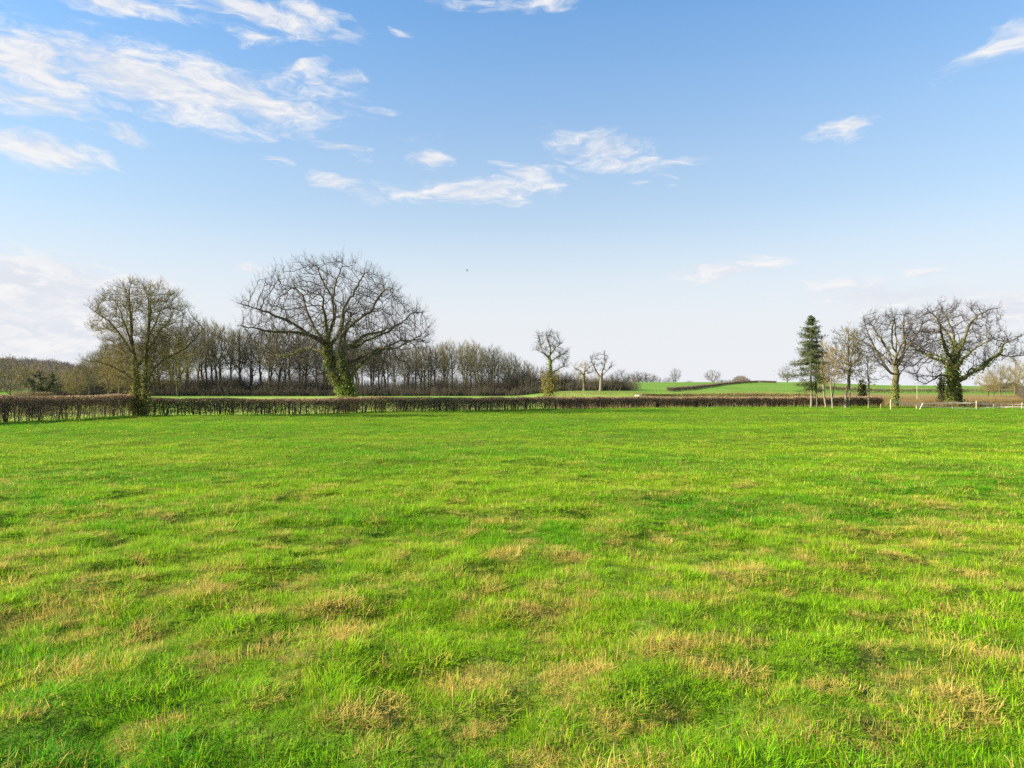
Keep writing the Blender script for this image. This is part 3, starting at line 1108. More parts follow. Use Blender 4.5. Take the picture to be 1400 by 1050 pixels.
# --- the rounded twin-stemmed tree standing in the hedge at left
hero('alder_tree', 'rounded twin-stemmed tree full of fine olive twigs standing in the hedge at left', 191, 51.2, [
    (0, 0, [(188, 569), (185, 561), (184, 510), (180, 458), (177, 407), (178, 390)]),
    (0, -.5, [(193, 568), (198, 561), (200, 510), (203, 471), (206, 433), (208, 400)]),
    (0, 1.6, [(192, 566), (190, 530), (191, 495), (193, 460), (192, 420)]),
    (-.4, -2.4, [(202, 497), (213, 464), (231, 438), (250, 412)]),
    (-.4, 2.0, [(202, 525), (218, 494), (244, 474), (263, 446)]),
    (0, -2.2, [(182, 484), (167, 446), (146, 425)]),
    (0, 2.4, [(182, 497), (159, 484), (139, 474)]),
    (0, -2.6, [(184, 520), (165, 500), (140, 492)]),
    (-.3, -2.0, [(201, 545), (220, 520), (243, 505)]),
    (-.3, -3.0, [(202, 480), (215, 445), (226, 412), (232, 400)]),
    (0, 3.0, [(180, 460), (165, 420), (158, 400)]),
    (0, -3.6, [(186, 490), (190, 450), (195, 420)]),
    (0, 3.6, [(190, 500), (200, 455), (205, 425)]),
], [(196, 440, 65, 57, 3.5, .72), (194, 493, 60, 42, 3.1, .28)], 12, .28, .013, (M['moss_bark'], M['olive_twig'], M['catkin']), 3000, .24, 2.4, .35, .12,
    split=.03, twigs=(3, .3, .75), sub=3, twr=.0062, twup=.3, wob=.02, flecks=22000, fleck_size=.03, inner=.3,
    ivy=[('ivy', LZ(.2, 4.5, .1), 1800, .06, .10, M['ivy']), ('ivy', LZ(.3, 2.0, .05), 800, .07, .35, M['hedge_leaf'])])

# --- the gnarled oak at right
hero('oak_tree', 'gnarled spreading oak with long low right limb and ivied thick trunk, behind the fence', 1305, 93, [
    (0, 0, [(1305, 553), (1305, 545), (1304, 516)]),
    (0, 1, [(1304, 514), (1303, 494), (1306, 478), (1301, 457), (1291, 436), (1273, 421)]),
    (0, -2, [(1306, 493), (1317, 468), (1324, 445), (1334, 432), (1352, 424)]),
    (0, -2.5, [(1306, 522), (1321, 510), (1334, 504), (1343, 492), (1355, 484), (1364, 471), (1384, 459)]),
    (0, 3, [(1306, 526), (1325, 517), (1334, 507), (1356, 502), (1376, 497)]),
    (-1.6, -4, [(1356, 486), (1376, 489), (1399, 487)]),
    (0, -2.5, [(1303, 516), (1283, 513), (1269, 517), (1254, 526), (1243, 520)]),
    (0, 2.5, [(1303, 506), (1285, 491), (1267, 478), (1250, 462)]),
    (0, -4, [(1303, 493), (1285, 471), (1266, 453), (1257, 432)]),
    (0, 4, [(1304, 505), (1312, 480), (1316, 455), (1310, 430), (1312, 418)]),
    (0, 4.5, [(1305, 500), (1325, 480), (1342, 470)]),
    (0, -6, [(1304, 508), (1300, 490), (1310, 470)]),
    (0, 6.5, [(1305, 506), (1308, 488), (1298, 470)]),
], [(1303, 455, 58, 45, 6.5, .66), (1365, 478, 34, 22, 3.5, .18), (1268, 488, 34, 34, 4.5, .16)], 31, .68, .03, (M['moss_bark'], M['oak_twig']), 1900, .42, 4.5, .75, .25,
    split=.06, twigs=(3, .45, 1.15), sub=3, twr=.0115, wob=.09, ivy=[
    ('ivy', LZ(.3, 5.5, .25), 3800, .11, .20, M['ivy']), ('ivy', LZ(4, 9.5, .12), 2400, .12, .4, M['ivy'])])

# --- the fan-shaped oak beside it
hero('oak_tree', 'bare fan-shaped oak with long straight rising limbs, left of the gnarled oak', 1222, 90, [
    (0, 0, [(1222, 554), (1222, 546), (1222, 518), (1221, 491), (1221, 463), (1220, 434)]),
    (0, 1, [(1221, 513), (1206, 494), (1196, 470), (1189, 449), (1187, 432)]),
    (0, -3, [(1220, 511), (1199, 500), (1180, 490)]),
    (0, -2, [(1220, 521), (1207, 514), (1191, 519), (1176, 516)]),
    (0, 2, [(1224, 521), (1241, 507), (1250, 499)]),
    (0, -1, [(1222, 506), (1234, 477), (1232, 449), (1233, 429)]),
    (0, 3, [(1223, 509), (1241, 484), (1250, 462), (1254, 448)]),
    (0, 2, [(1221, 489), (1210, 463), (1200, 437)]),
    (0, -3, [(1221, 480), (1212, 452), (1208, 430)]),
    (0, -3, [(1222, 500), (1236, 470), (1244, 445)]),
    (0, 4, [(1221, 500), (1210, 478), (1180, 452)]),
    (0, 5, [(1222, 498), (1226, 470), (1224, 445)]),
    (0, -5, [(1222, 502), (1216, 474), (1218, 446)]),
], [(1220, 466, 50, 44, 5.0, 1.0)], 44, .40, .026, (M['moss_bark'], M['oak_twig']), 1300, .42, 4.0, .7, .12,
    split=.055, twigs=(3, .5, 1.1), sub=3, twr=.011, wob=.04, up=.12, twup=.35,
    ivy=[('ivy', LZ(.4, 3.4, .2), 900, .08, .08, M['ivy'])])

# --- the crooked tree with ochre leaves in the middle
hero('crooked_tree', 'crooked tree with ochre and green growth round its stem, alone right of the wood', 751, 112, [
    (0, 0, [(751, 543), (751, 539), (752.5, 514), (751, 489)]),
    (0, -1, [(751, 489), (741, 481), (728, 478)]),
    (-.5, 1, [(741, 481), (737, 466), (735, 456)]),
    (0, -.5, [(751, 489), (752.5, 478), (748.5, 463), (747, 455)]),
    (0, 1, [(752.5, 486), (763, 473), (770, 468)]),
    (0, -1.5, [(752, 495), (766, 486), (776, 482)]),
    (0, 1.5, [(752, 512), (765, 503), (778, 500)]),
    (0, .8, [(751, 536), (744, 522), (742, 508)]), (0, -1, [(752, 535), (760, 522), (763, 508)]),
], [(750, 470, 19, 19, 2.0, .45), (768, 487, 11, 10, 1.6, .2), (751, 522, 13, 18, 1.7, .35)], 58, .34, .024, (M['moss_bark'], M['oak_twig']), 700, .38, 3.2, .6, .3,
    split=.07, twigs=(3, .5, 1.1), sub=2, twr=.016, wob=.06, ivy=[
    ('leaves', LZ(.2, 4.8, .02), 3000, .085, .6, M['dry_leaf']), ('ivy', LZ(2.5, 7.2, .03), 900, .09, .35, M['ivy']), ('ivy', LZ(.1, 1.8, .15), 320, .12, .9, M['ivy'])])

# --- small spreading trees right of it
hero('oak_tree', 'small bare oak with a pale trunk and spreading crooked crown, between wood and hill', 821, 150, [
    (0, 0, [(821, 540), (821, 535), (822, 520), (823, 508)]),
    (0, -1, [(823, 508), (828, 497), (826, 484)]),
    (0, 1, [(821, 516), (811, 499), (809, 487)]),
    (0, -1, [(822, 514), (832, 504), (838, 500)]),
], [(820, 497, 18, 16, 2.6, 1)], 60, .36, .03, (M['pale_bark'], M['oak_twig']), 330, .45, 3.5, .75, .25, split=.085, twigs=(2, .5, 1.2), sub=2, twr=.02, wob=.06)
hero('oak_tree', 'small round-topped olive-twigged oak immediately left of the pale-trunked one', 799, 152, [
    (0, 0, [(799, 540), (799, 534), (799, 515), (800, 505)]),
    (0, -1, [(799, 514), (792, 506), (786, 503)]),
    (0, 1, [(800, 508), (808, 500)]),
], [(797, 507, 15, 13, 2.2, 1)], 61, .30, .03, (M['moss_bark'], M['olive_twig']), 260, .45, 3.5, .75, .25, split=.085, twigs=(3, .5, 1.2), sub=2, twr=.02, wob=.06)

# --- slim young trees at the end of the hedge
YT = (M['pale_bark'], M['tan_twig'], M['catkin'])
YO = (M['pale_bark'], M['olive_twig'], M['catkin'])


def slim(label, px, pyb, pts, env, seed, mats=YO, rr=.11, n=380, fl=500, D=None):
    D = D or CAM_H * F / (pyb - HY)
    pl = [(px, pyb)] + pts
    hero('young_tree', label, px, D, [(0, 0, pl)] + [(0, dep, q) for dep, q in env[1]], env[0], seed, rr, .013, mats, n, .35, 3.2, .5, .2,
         split=.035, twigs=(3, .4, 1.0), sub=3, twr=.012, wob=.03, up=.12, twup=.3, flecks=fl, fleck_size=.06, inner=.1)


slim('slim pale-trunked young tree with tan twigs, leaning slightly left, right of the conifer', 1128.5, 556.5, [(1127, 545), (1125, 525), (1124, 500), (1124, 470)],
     ([(1125, 497, 14, 32, 1.4, 1)], [(.5, [(1125, 525), (1130, 510)])]), 71, YT, .12, 480, 800)
slim('short pale young tree with a forked stem and small rusty crown', 1139, 558, [(1137, 545), (1136, 530), (1137, 512)],
     ([(1140, 503, 17, 26, 1.6, 1)], [(.5, [(1138, 548), (1141, 530), (1143, 515)])]), 72, YT, .10, 520, 900)
slim('taller of the slim pale-stemmed young trees, with a high olive crown', 1156, 557.5, [(1156, 540), (1157, 515), (1157, 490), (1159, 455)],
     ([(1158, 484, 21, 38, 1.9, 1)], [(1, [(1157, 512), (1148, 490)]), (-1, [(1157, 508), (1168, 488)])]), 73, YO, .13, 800, 1500)
slim('thin pale young tree close against the right of the tallest slim one', 1160.5, 557.5, [(1160.5, 540), (1161, 515), (1163, 490)],
     ([(1166, 492, 14, 28, 1.4, 1)], []), 74, YO, .09, 400, 700)
slim('lone slim pale young tree in front of the fan-shaped oak', 1187.5, 557.5, [(1187.3, 540), (1187, 520), (1186, 500)],
     ([(1186, 508, 9, 20, 1.0, 1)], []), 75, YO, .09, 260, 500)


# --- conifer
def conifer(label, px, pyb, pyt, hw, seed):
    g = np.random.default_rng(seed)
    D = CAM_H * F / (pyb - HY)
    s = D / F
    hgt = (pyb - pyt) * s
    root = thing('conifer_tree', label, 'tree', px_x(px, D), D)
    T = Bag()
    for dx_, top, r0 in ((0, hgt, .15), (.62, hgt * .82, .11)):
        z = np.linspace(-.1, top, 16)
        pts = np.stack([dx_ + .06 * np.sin(z * 1.1 + dx_), .05 * np.sin(z * .7), z], 1)
        r = r0 * (1 - z / (top * 1.05)) + .012
        T.add(*seg(pts[:-1], pts[1:], r[:-1], r[1:], 8))
    b0, b1, lv = [], [], []
    zs = np.linspace(hgt * .2, hgt * .985, 52) + g.normal(0, .08, 52)
    for z in zs:
        f = (hgt - z) / hgt
        L0 = hw * s * min(1.12, 1.12 * (f / .6) ** .72) * (1.0 if f < .68 else max(.35, 1 - (f - .68) * 3.0))
        for k in range(g.integers(4, 7)):
            a = g.uniform(0, 2 * math.pi)
            L = L0 * g.uniform(.35, 1.2) * (1 + .22 * math.sin(a * 2 + z * 1.7))
            if f > .5 and g.random() < .3:
                continue
            n = 6
            t = np.linspace(0, 1, n)
            sag = -.42 * L * t + .3 * L * t * t * (1 if f > .25 else 2.0)
            if f < .12:
                sag = .5 * L * t
            cx = .62 * (g.random() < .3) * (f > .25)
            p = np.stack([cx + np.cos(a) * L * t, np.sin(a) * L * t, z + sag], 1)
            b0.append(p[:-1])
            b1.append(p[1:])
            m = int(30 + 70 * L)
            u = g.uniform(.25, 1, m)[:, None]
            q = np.stack([np.interp(u[:, 0], t, p[:, i]) for i in range(3)], 1)
            q += g.normal(0, 1, (m, 3)) * np.array([.15, .15, .09]) * (.45 + .5 * L)
            q[:, 2] -= np.abs(g.normal(0, .09, m))
            lv.append(q)
    b0, b1 = np.concatenate(b0), np.concatenate(b1)
    rr = np.full(len(b0), .02)
    C = Bag()
    C.add(*seg(b0, b1, rr, rr * .7), 0)
    lv = np.concatenate(lv)
    C.add(*cards(lv, .085, g, 0.15, .35), 1)
    add_obj('trunk', T.mesh('conifer_trunk', [M['pale_bark']], True), root)
    add_obj('crown', C.mesh('conifer_crown', [M['oak_twig'], M['conifer']]), root)


conifer('dark green conifer with ragged drooping branches and two bare pale stems below', 1109, 557.3, 430.5, 25, 81)


# ================================================================== THE WOOD and other copied trees
def forest_proto(seed, hgt=15.0, fork=.38, spread=.24, r0=.26, lean=0.0, mats=None, n_attr=430, kind='forest', flecks=0):
    g = np.random.default_rng(seed)
    sk = [[(0, 0, -.1), (lean * .2, g.normal(0, .15), hgt * fork * .5), (lean * .5, g.normal(0, .3), hgt * fork), (lean, g.normal(0, .5), hgt * .78)]]
    nb = g.integers(4, 7)
    for k in range(nb):
        a = 2 * math.pi * (k / nb) + g.normal(0, .4)
        z0 = hgt * g.uniform(fork * .75, fork + .15)
        L = hgt * spread * g.uniform(.6, 1.0)
        x0 = lean * .5 * z0 / (hgt * fork)
        sk.append([(x0, 0, z0), (x0 + math.cos(a) * L * .45, math.sin(a) * L * .45, z0 + hgt * .13), (x0 + math.cos(a) * L, math.sin(a) * L, z0 + hgt * g.uniform(.26, .4))])
    zl = fork * .72
    A = ellipsoid_pts(n_attr, (lean, 0, hgt * (.5 + zl * .5)), (hgt * spread * 1.15, hgt * spread * 1.15, hgt * (.5 - zl * .5)), g, .1, zcut=hgt * zl * .5)
    P, par = grow(sk, A, g, .5, 5.0, .85, 100, .18, .22, .05)
    return tree_meshes('woodland_%d' % seed, P, par, r0, .024, g, mats, .07, (3, .6, 1.6), 2, .013, .55, 0, flecks, .09)[:2]


WM = (M['wood_bark'], M['wood_twig'], M['catkin'])
PROTOS = [forest_proto(300, 15, .36, .20, .24, .4, WM), forest_proto(301, 15, .42, .19, .22, -.5, WM), forest_proto(302, 15, .32, .22, .30, .2, WM),
          forest_proto(303, 15, .45, .17, .20, .0, WM), forest_proto(304, 15, .36, .20, .26, -.8, WM), forest_proto(305, 15, .30, .24, .28, .7, WM, 520),
          forest_proto(306, 15, .40, .2, .2, .3, (M['wood_bark'], M['olive_twig'], M['catkin']), 420, flecks=700)]
# low, wide and bushy ones
BUSHY = [forest_proto(320, 9, .16, .42, .2, .2, (M['moss_bark'], M['olive_twig'], M['catkin']), 620, flecks=1200),
         forest_proto(321, 9, .14, .46, .2, -.3, (M['moss_bark'], M['tan_twig'], M['catkin']), 620, flecks=900),
         forest_proto(322, 9, .2, .38, .2, .1, WM, 560),
         forest_proto(323, 9, .12, .44, .2, .1, (M['wood_bark'], M['scrub_twig']), 620)]


def plant(proto, name, label, cat, x, y, h, h0, rz, group, wide=1.0, sink=.0):
    sc = h / h0
    root = thing(name, label, cat, x, y, rz, group, -sink)
    root.scale = (sc * wide, sc * wide, sc)
    for nm, me in zip(('trunk', 'crown'), proto):
        add_obj(nm, me, root)
    return root


ORD = ('first second third fourth fifth sixth seventh eighth ninth tenth eleventh twelfth thirteenth fourteenth fifteenth sixteenth seventeenth '
       'eighteenth nineteenth twentieth').split()
prof_x = [90, 110, 130, 150, 180, 230, 260, 290, 320, 345, 380, 420, 460, 500, 540, 570, 600, 640, 670, 695, 715, 735]
prof_y = [502, 490, 474, 462, 458, 442, 440, 433, 440, 446, 450, 455, 456, 460, 468, 467, 465, 462, 470, 477, 489, 500]
gw = np.random.default_rng(900)
SECT = [(0, 118, 'left of the alder'), (118, 268, 'behind the alder'), (268, 345, 'between alder and great oak'),
        (345, 470, "behind the great oak's left half"), (470, 592, "behind the great oak's right half"), (592, 760, 'right of the great oak')]
for row, (px0, px1, stp, d0, d1, hf) in enumerate(((100, 735, 12.5, 158, 170, 1.0), (106, 725, 24, 176, 190, .95), (475, 740, 18, 194, 205, .95))):
    cnt = {}
    px = px0
    while px < px1:
        q = px + gw.uniform(-4, 4)
        D = gw.uniform(d0, d1)
        top = np.interp(q, prof_x, prof_y) + abs(gw.normal(0, 8)) * (1 if row == 0 else .6) - (2 if gw.random() < .3 else 0)
        x, y = px_x(q, D), D
        h = (CAM_H - (top - HY) / F * D - gz(x, y)) * hf
        sec = [s for a, b, s in SECT if a <= q < b][0]
        cnt[sec] = cnt.get(sec, 0) + 1
        where = ('wood-edge tree', 'deeper wood tree', 'rearmost wood tree')[row]
        lab = 'bare %s, %s from left among those %s' % (where, ORD[cnt[sec] - 1], sec)
        k = int(gw.integers(0, 7)) if h > 9 else int(gw.choice([2, 4, 5]))
        plant(PROTOS[k], 'woodland_tree', lab, 'tree', x, y, h * 1.02, 15, gw.uniform(0, 6.28), 'bare trees of the wood behind the hedge', gw.uniform(.85, 1.15))
        px += stp * gw.uniform(.8, 1.2)


def one(proto, name, label, px, top, D, h0, wide=1.0, group=None, sink=0.0, rz=None, base_py=None):
    if base_py:
        x, y = ground_hit(px, base_py, 60, 600)
        D = y
    x, y = px_x(px, D), D
    h = CAM_H - (top - HY) / F * D - gz(x, y)
    return plant(proto, name, label, 'tree' if 'shrub' not in name else 'shrub', x, y, h, h0, gw.uniform(0, 6.28) if rz is None else rz, group, wide, sink)


# trees at the far left, beyond the tall hedge
one(BUSHY[0], 'bushy_tree', 'pale olive many-stemmed tree above the tall hedge at the left edge', 16, 488, 96, 9, .85)
one(BUSHY[1], 'bushy_tree', 'low tan bushy tree just right of the many-stemmed one at the left edge', 46, 496, 128, 9, .9)
one(BUSHY[0], 'bushy_tree', 'olive bushy tree behind the hedge, midway between left edge and alder', 84, 499, 130, 9, .8)
one(BUSHY[2], 'bushy_tree', 'grey-brown forked tree left of the alder with sky behind its top', 121, 487, 118, 9, .62)
one(BUSHY[1], 'bushy_tree', 'tan bushy tree filling the gap below the left side of the alder crown', 148, 476, 122, 9, .75)
one(BUSHY[1], 'bushy_tree', 'rust-tinged bushy tree showing through the lower left of the alder crown', 163, 466, 136, 9, .7)
one(BUSHY[0], 'bushy_tree', 'olive bushy tree showing through the right side of the alder crown', 244, 462, 140, 9, .6)
one(BUSHY[1], 'bushy_tree', 'low tan tree beside the forked tree, left of the alder', 102, 503, 112, 9, .8)
# right edge copse
for px, top, D, k, wd, lab in ((1350, 507, 150, 0, .95, 'olive round-crowned tree at the left end of the copse by the right edge'),
                               (1368, 497, 158, 2, .95, 'grey-brown round-crowned tree in the middle of the copse by the right edge'),
                               (1388, 491, 164, 0, .9, 'tallest olive tree of the copse by the right edge'),
                               (1404, 498, 150, 0, .95, 'olive tree of the copse cut by the right edge of the view'),
                               (1358, 512, 142, 0, .9, 'lowest front tree of the copse by the right edge')):
    one(BUSHY[k], 'bushy_tree', lab, px, top, D, 9, wd, 'copse at the right edge')
# small trees along the hill skyline
for px, top, bp, k, wd, lab in ((864, 508, 523.2, 2, 1.0, 'small bare tree at the left end of the skyline group on the hill'),
                                (874, 505, 523.0, 1, .9, 'bushy tree second from left in the skyline group on the hill'),
                                (885, 507, 522.8, 0, 1.0, 'broad bushy tree third from left in the skyline group on the hill'),
                                (895, 511, 522.8, 2, .9, 'low brown tree at the right end of the skyline group'),
                                (915, 513, 522.8, 2, 1.1, 'low bushy tree left of the spiky one on the skyline'),
                                (924, 504, 522.8, 2, .5, 'narrow spiky tree on the hill skyline'),
                                (942, 518, 522.8, 0, 1.5, 'tiny rounded bush alone on the hill skyline'),
                                (974.5, 506.5, 523.0, 2, .85, 'lone little round-topped tree on the hill skyline'),
                                (985, 516.5, 523.0, 1, 1.7, 'low brown bush right of the lone skyline tree'),
                                (995, 516.5, 523.0, 1, 1.7, 'low brown bush left of the far wooded knoll'),
                                (1077, 501, 524.0, 2, .7, 'faint bare tree on the skyline just left of the conifer')):
    D = 352
    one(BUSHY[3], 'skyline_tree', lab, px, top - 2.5, D, 9, wd * 1.5, 'small trees along the hill skyline', 1.9 if wd > .86 else .7)
# dark scrub in the gap between wood and hill and by the slim trees
one(BUSHY[3], 'dark_shrub', 'dark rounded shrub at the right end of the scrub under the hill', 848, 505, 152, 9, .95)
one(BUSHY[3], 'dark_shrub', 'dark shrub between the two small oaks and the hill', 836, 511, 156, 9, 1.0)
one(BUSHY[3], 'dark_shrub', 'dark shrub behind the small round-topped oak', 790, 508, 162, 9, 1.1)
one(BUSHY[3], 'dark_shrub', 'dark shrub right of the crooked ochre tree', 772, 508, 160, 9, 1.1)
one(BUSHY[0], 'dark_shrub', 'olive shrub behind the pale-trunked small oak', 812, 512, 164, 9, 1.1)
one(BUSHY[3], 'dark_shrub', 'grey shrub behind the crooked ochre tree', 742, 500, 158, 9, .8)


def ivy_stump(label, px, D, top, hw, seed):
    g = np.random.default_rng(seed)
    s = D / F
    x = px_x(px, D)
    root = thing('ivy_bush', label, 'bush', x, D)
    h = CAM_H - (top - HY) * s - root.location.z
    sk = [[(0, 0, -.1), (.05, 0, h * .4), (-.15, 0, h * .9)], [(0, 0, h * .2), (hw * s * .6, .2, h * .7)], [(0, 0, h * .3), (-hw * s * .6, -.2, h * .75)]]
    P, par = grow(sk, ellipsoid_pts(120, (0, 0, h * .62), (hw * s, hw * s, h * .4), g), g, .3, 3, .4)
    tm, cm, data = tree_meshes('ivy_bush', P, par, .16, .02, g, (M['oak_bark'], M['oak_twig']), .06, (2, .3, .6), 1, .014)
    add_obj('trunk', tm, root)
    add_obj('crown', cm, root)
    add_obj('leaves', ivy_mesh('leaves', data, lambda P, r: r > 0, 1500, g, .12, .3, M['dark_leaf']), root)


ivy_stump('dark leaning ivy-covered bush between the slim trees and the fan-shaped oak', 1178, 92, 516, 7, 501)
ivy_stump('ivy-covered small tree standing close to the left of the gnarled oak trunk', 1287, 97, 512, 7, 503)
ivy_stump('round dark evergreen bush above the tall hedge at far left', 56, 90, 507, 26, 504)


# ------------------------------------------------------------------ undergrowth along the wood
def brush(B, x, y, h, w, n, g, r, lean=.35):
    """a thicket of upright stems round (x, y) given as arrays"""
    k = len(x)
    a = g.uniform(0, 2 * math.pi, (k, n))
    rr = w[:, None] * np.sqrt(g.random((k, n)))
    X, Y = x[:, None] + rr * np.cos(a), y[:, None] + rr * np.sin(a) * .7
    X, Y = X.ravel(), Y.ravel()
    hh = (h[:, None] * g.uniform(.45, 1.05, (k, n)) * (1 - .35 * (rr / w[:, None]) ** 2)).ravel()
    p = np.stack([X, Y, H(X, Y) - .05], 1)
    q = p + np.stack([g.normal(0, .12, len(X)) * hh, g.normal(0, .12, len(X)) * hh, hh * .55], 1)
    e = q + np.stack([g.normal(0, .16, len(X)) * hh, g.normal(0, .16, len(X)) * hh, hh * .45], 1)
    R0 = r * g.uniform(.7, 1.4, len(X))
    B.add(*seg(p, q, R0, R0 * .8))
    B.add(*seg(q, e, R0 * .8, R0 * .4))
    for rep in range(6):
        t = g.uniform(.2, 1, (len(X), 1))
        s0 = np.where(t < .55, p + (q - p) * t / .55, q + (e - q) * (t - .55) / .45)
        s1 = s0 + unit(g.normal(0, .7, (len(X), 3)) + np.array([0, 0, .5])) * (hh * g.uniform(.12, .3, len(X)))[:, None]
        B.add(*seg(s0, s1, R0 * .6, R0 * .3))


def undergrowth():
    g = np.random.default_rng(77)
    B = Bag()
    n = 340
    px = g.uniform(60, 862, n)
    D = g.uniform(156, 176, n)
    hs = (3.4 + 4.6 * fbm(px / 40, px * 0, 55, 2)) * np.interp(px, [60, 150, 230, 690, 740, 862], [.55, .7, 1, 1, .72, .6])
    brush(B, px_x(px, D), D, hs, np.full(n, 3.0), 60, g, .020)
    n = 170                                    # low dark edge
    px = np.linspace(80, 858, n) + g.normal(0, 2, n)
    D = g.uniform(152.5, 155, n)
    brush(B, px_x(px, D), D, g.uniform(1.5, 2.6, n), np.full(n, 1.2), 26, g, .032)
    me = B.mesh('undergrowth', [M['scrub_twig']])
    o = add_obj('undergrowth', me)
    tag(o, 'dark tangled scrub along the foot of the wood', 'undergrowth', kind='stuff')


undergrowth()


# ------------------------------------------------------------------ far woods on the hills
def far_wood(name, label, n, t0, t1, y0, y1, hmin, hmax, mat, seed, dens=None):
    g = np.random.default_rng(seed)
    y = g.uniform(y0, y1, n)
    t = g.uniform(t0, t1, n)
    x = t * y
    if dens is not None:
        k = dens(t, y, g)
        x, y, t = x[k], y[k], t[k]
    n = len(x)
    h = g.uniform(hmin, hmax, n)
    z = H(x, y)
    B = Bag()
    b = np.stack([x, y, z - .3], 1)
    m = b + np.stack([g.normal(0, .4, n), g.normal(0, .4, n), h * .5], 1)
    B.add(*seg(b, m, h * .02, h * .014, 4))
    nb = 22
    t_ = g.uniform(.25, 1, (n, nb, 1))
    s0 = (b[:, None] + (m - b)[:, None] * t_).reshape(-1, 3)
    d = unit(g.normal(0, 1, (n * nb, 3)) + np.array([0, 0, .55]))
    hr = np.repeat(h, nb)
    s1 = s0 + d * (hr * g.uniform(.2, .46, n * nb))[:, None]
    B.add(*seg(s0, s1, hr * .012, hr * .008))
    u = g.uniform(.35, 1, (n * nb, 1))
    s2 = s0 + (s1 - s0) * u
    s3 = s2 + unit(d * .6 + g.normal(0, .7, d.shape) + np.array([0, 0, .2])) * (hr * g.uniform(.1, .24, n * nb))[:, None]
    B.add(*seg(s2, s3, hr * .010, hr * .006))
    o = add_obj(name, B.mesh(name, [mat]))
    tag(o, label, 'wood', kind='stuff')


far_wood('far_woodland', 'brown leafless woodland covering the low hill at far left', 2600, -.95, -.40, 380, 1000, 7, 13, M['far_haze'], 601)
far_wood('far_woodland', 'small far wooded knoll showing over the hill skyline', 420, .304, .370, 1600, 1900, 8, 16, M['far_haze'], 602)
far_wood('far_woodland', 'low line of far trees behind the gaps in the wood', 500, -.46, .08, 330, 420, 3.0, 5.5, M['wood_twig'], 603)


# ------------------------------------------------------------------ tall dry grass behind the wire fence
def rough_grass():
    g = np.random.default_rng(88)
    n = 52000
    px = np.where(g.random(n) < .72, g.uniform(1165, 1480, n), g.uniform(735, 1170, n))
    D = np.where(px > 1165, g.uniform(79, 122, n), g.uniform(98, 140, n))
    x, y = px_x(px, D), D
    keep = (y > field_edge(x, y) + .6) & (fbm(x / 3, y / 3, 401, 3) > .38)
    x, y, px = x[keep], y[keep], px[keep]
    n = len(x)
    h = (.3 + .75 * fbm(x / 4, y / 4, 402, 3)) * g.uniform(.6, 1.2, n) * np.where(px > 1165, 1.0, .55)
    p = np.stack([x, y, H(x, y) - .03], 1)
    d = g.normal(0, .22, (n, 2))
    q = p + np.stack([d[:, 0] * h * .5, d[:, 1] * h * .5, h * .6], 1)
    e = q + np.stack([d[:, 0] * h, d[:, 1] * h, h * .4], 1)
    B = Bag()
    r = g.uniform(.006, .013, n)
    B.add(*seg(p, q, r, r))
    B.add(*seg(q, e, r, r * .3))
    m = leaf_mat('dead_stalk', (.38, .27, .10), (.27, .16, .06), (.26, .25, .08), .25, .3)
    o = add_obj('tall_dry_grass', B.mesh('tall_dry_grass', [m]))
    tag(o, 'tan and rusty dead grass stalks behind the wire fence and hedge', 'grass', kind='stuff')


rough_grass()


# ================================================================== FENCE, POLES, TROUGH, BIRD
def post_mesh(h, w, g, mat, lean=(0, 0), top=.02):
    """a slightly uneven squared post with chamfered top"""
    bm_v, n = [], 8
    a = np.arange(n) / n * 2 * math.pi + math.pi / 8
    zs = [-.1, h * .33, h * .66, h - top, h]
    V = []
    for k, z in enumerate(zs):
        rr = w * .54 * (.72 if k == len(zs) - 1 else 1.0) * (1 + g.normal(0, .02))
        f = max(z, 0) / h
        V.append(np.stack([rr * np.cos(a) + lean[0] * f, rr * np.sin(a) + lean[1] * f, np.full(n, z)], 1))
    v = np.concatenate(V)
    F4 = [[k * n + i, k * n + (i + 1) % n, (k + 1) * n + (i + 1) % n, (k + 1) * n + i] for k in range(len(zs) - 1) for i in range(n)]
    cap = np.array([[(len(zs) - 1) * n + i for i in range(n)]])
    return make_mesh('post', v, [np.array(F4), cap], [mat])


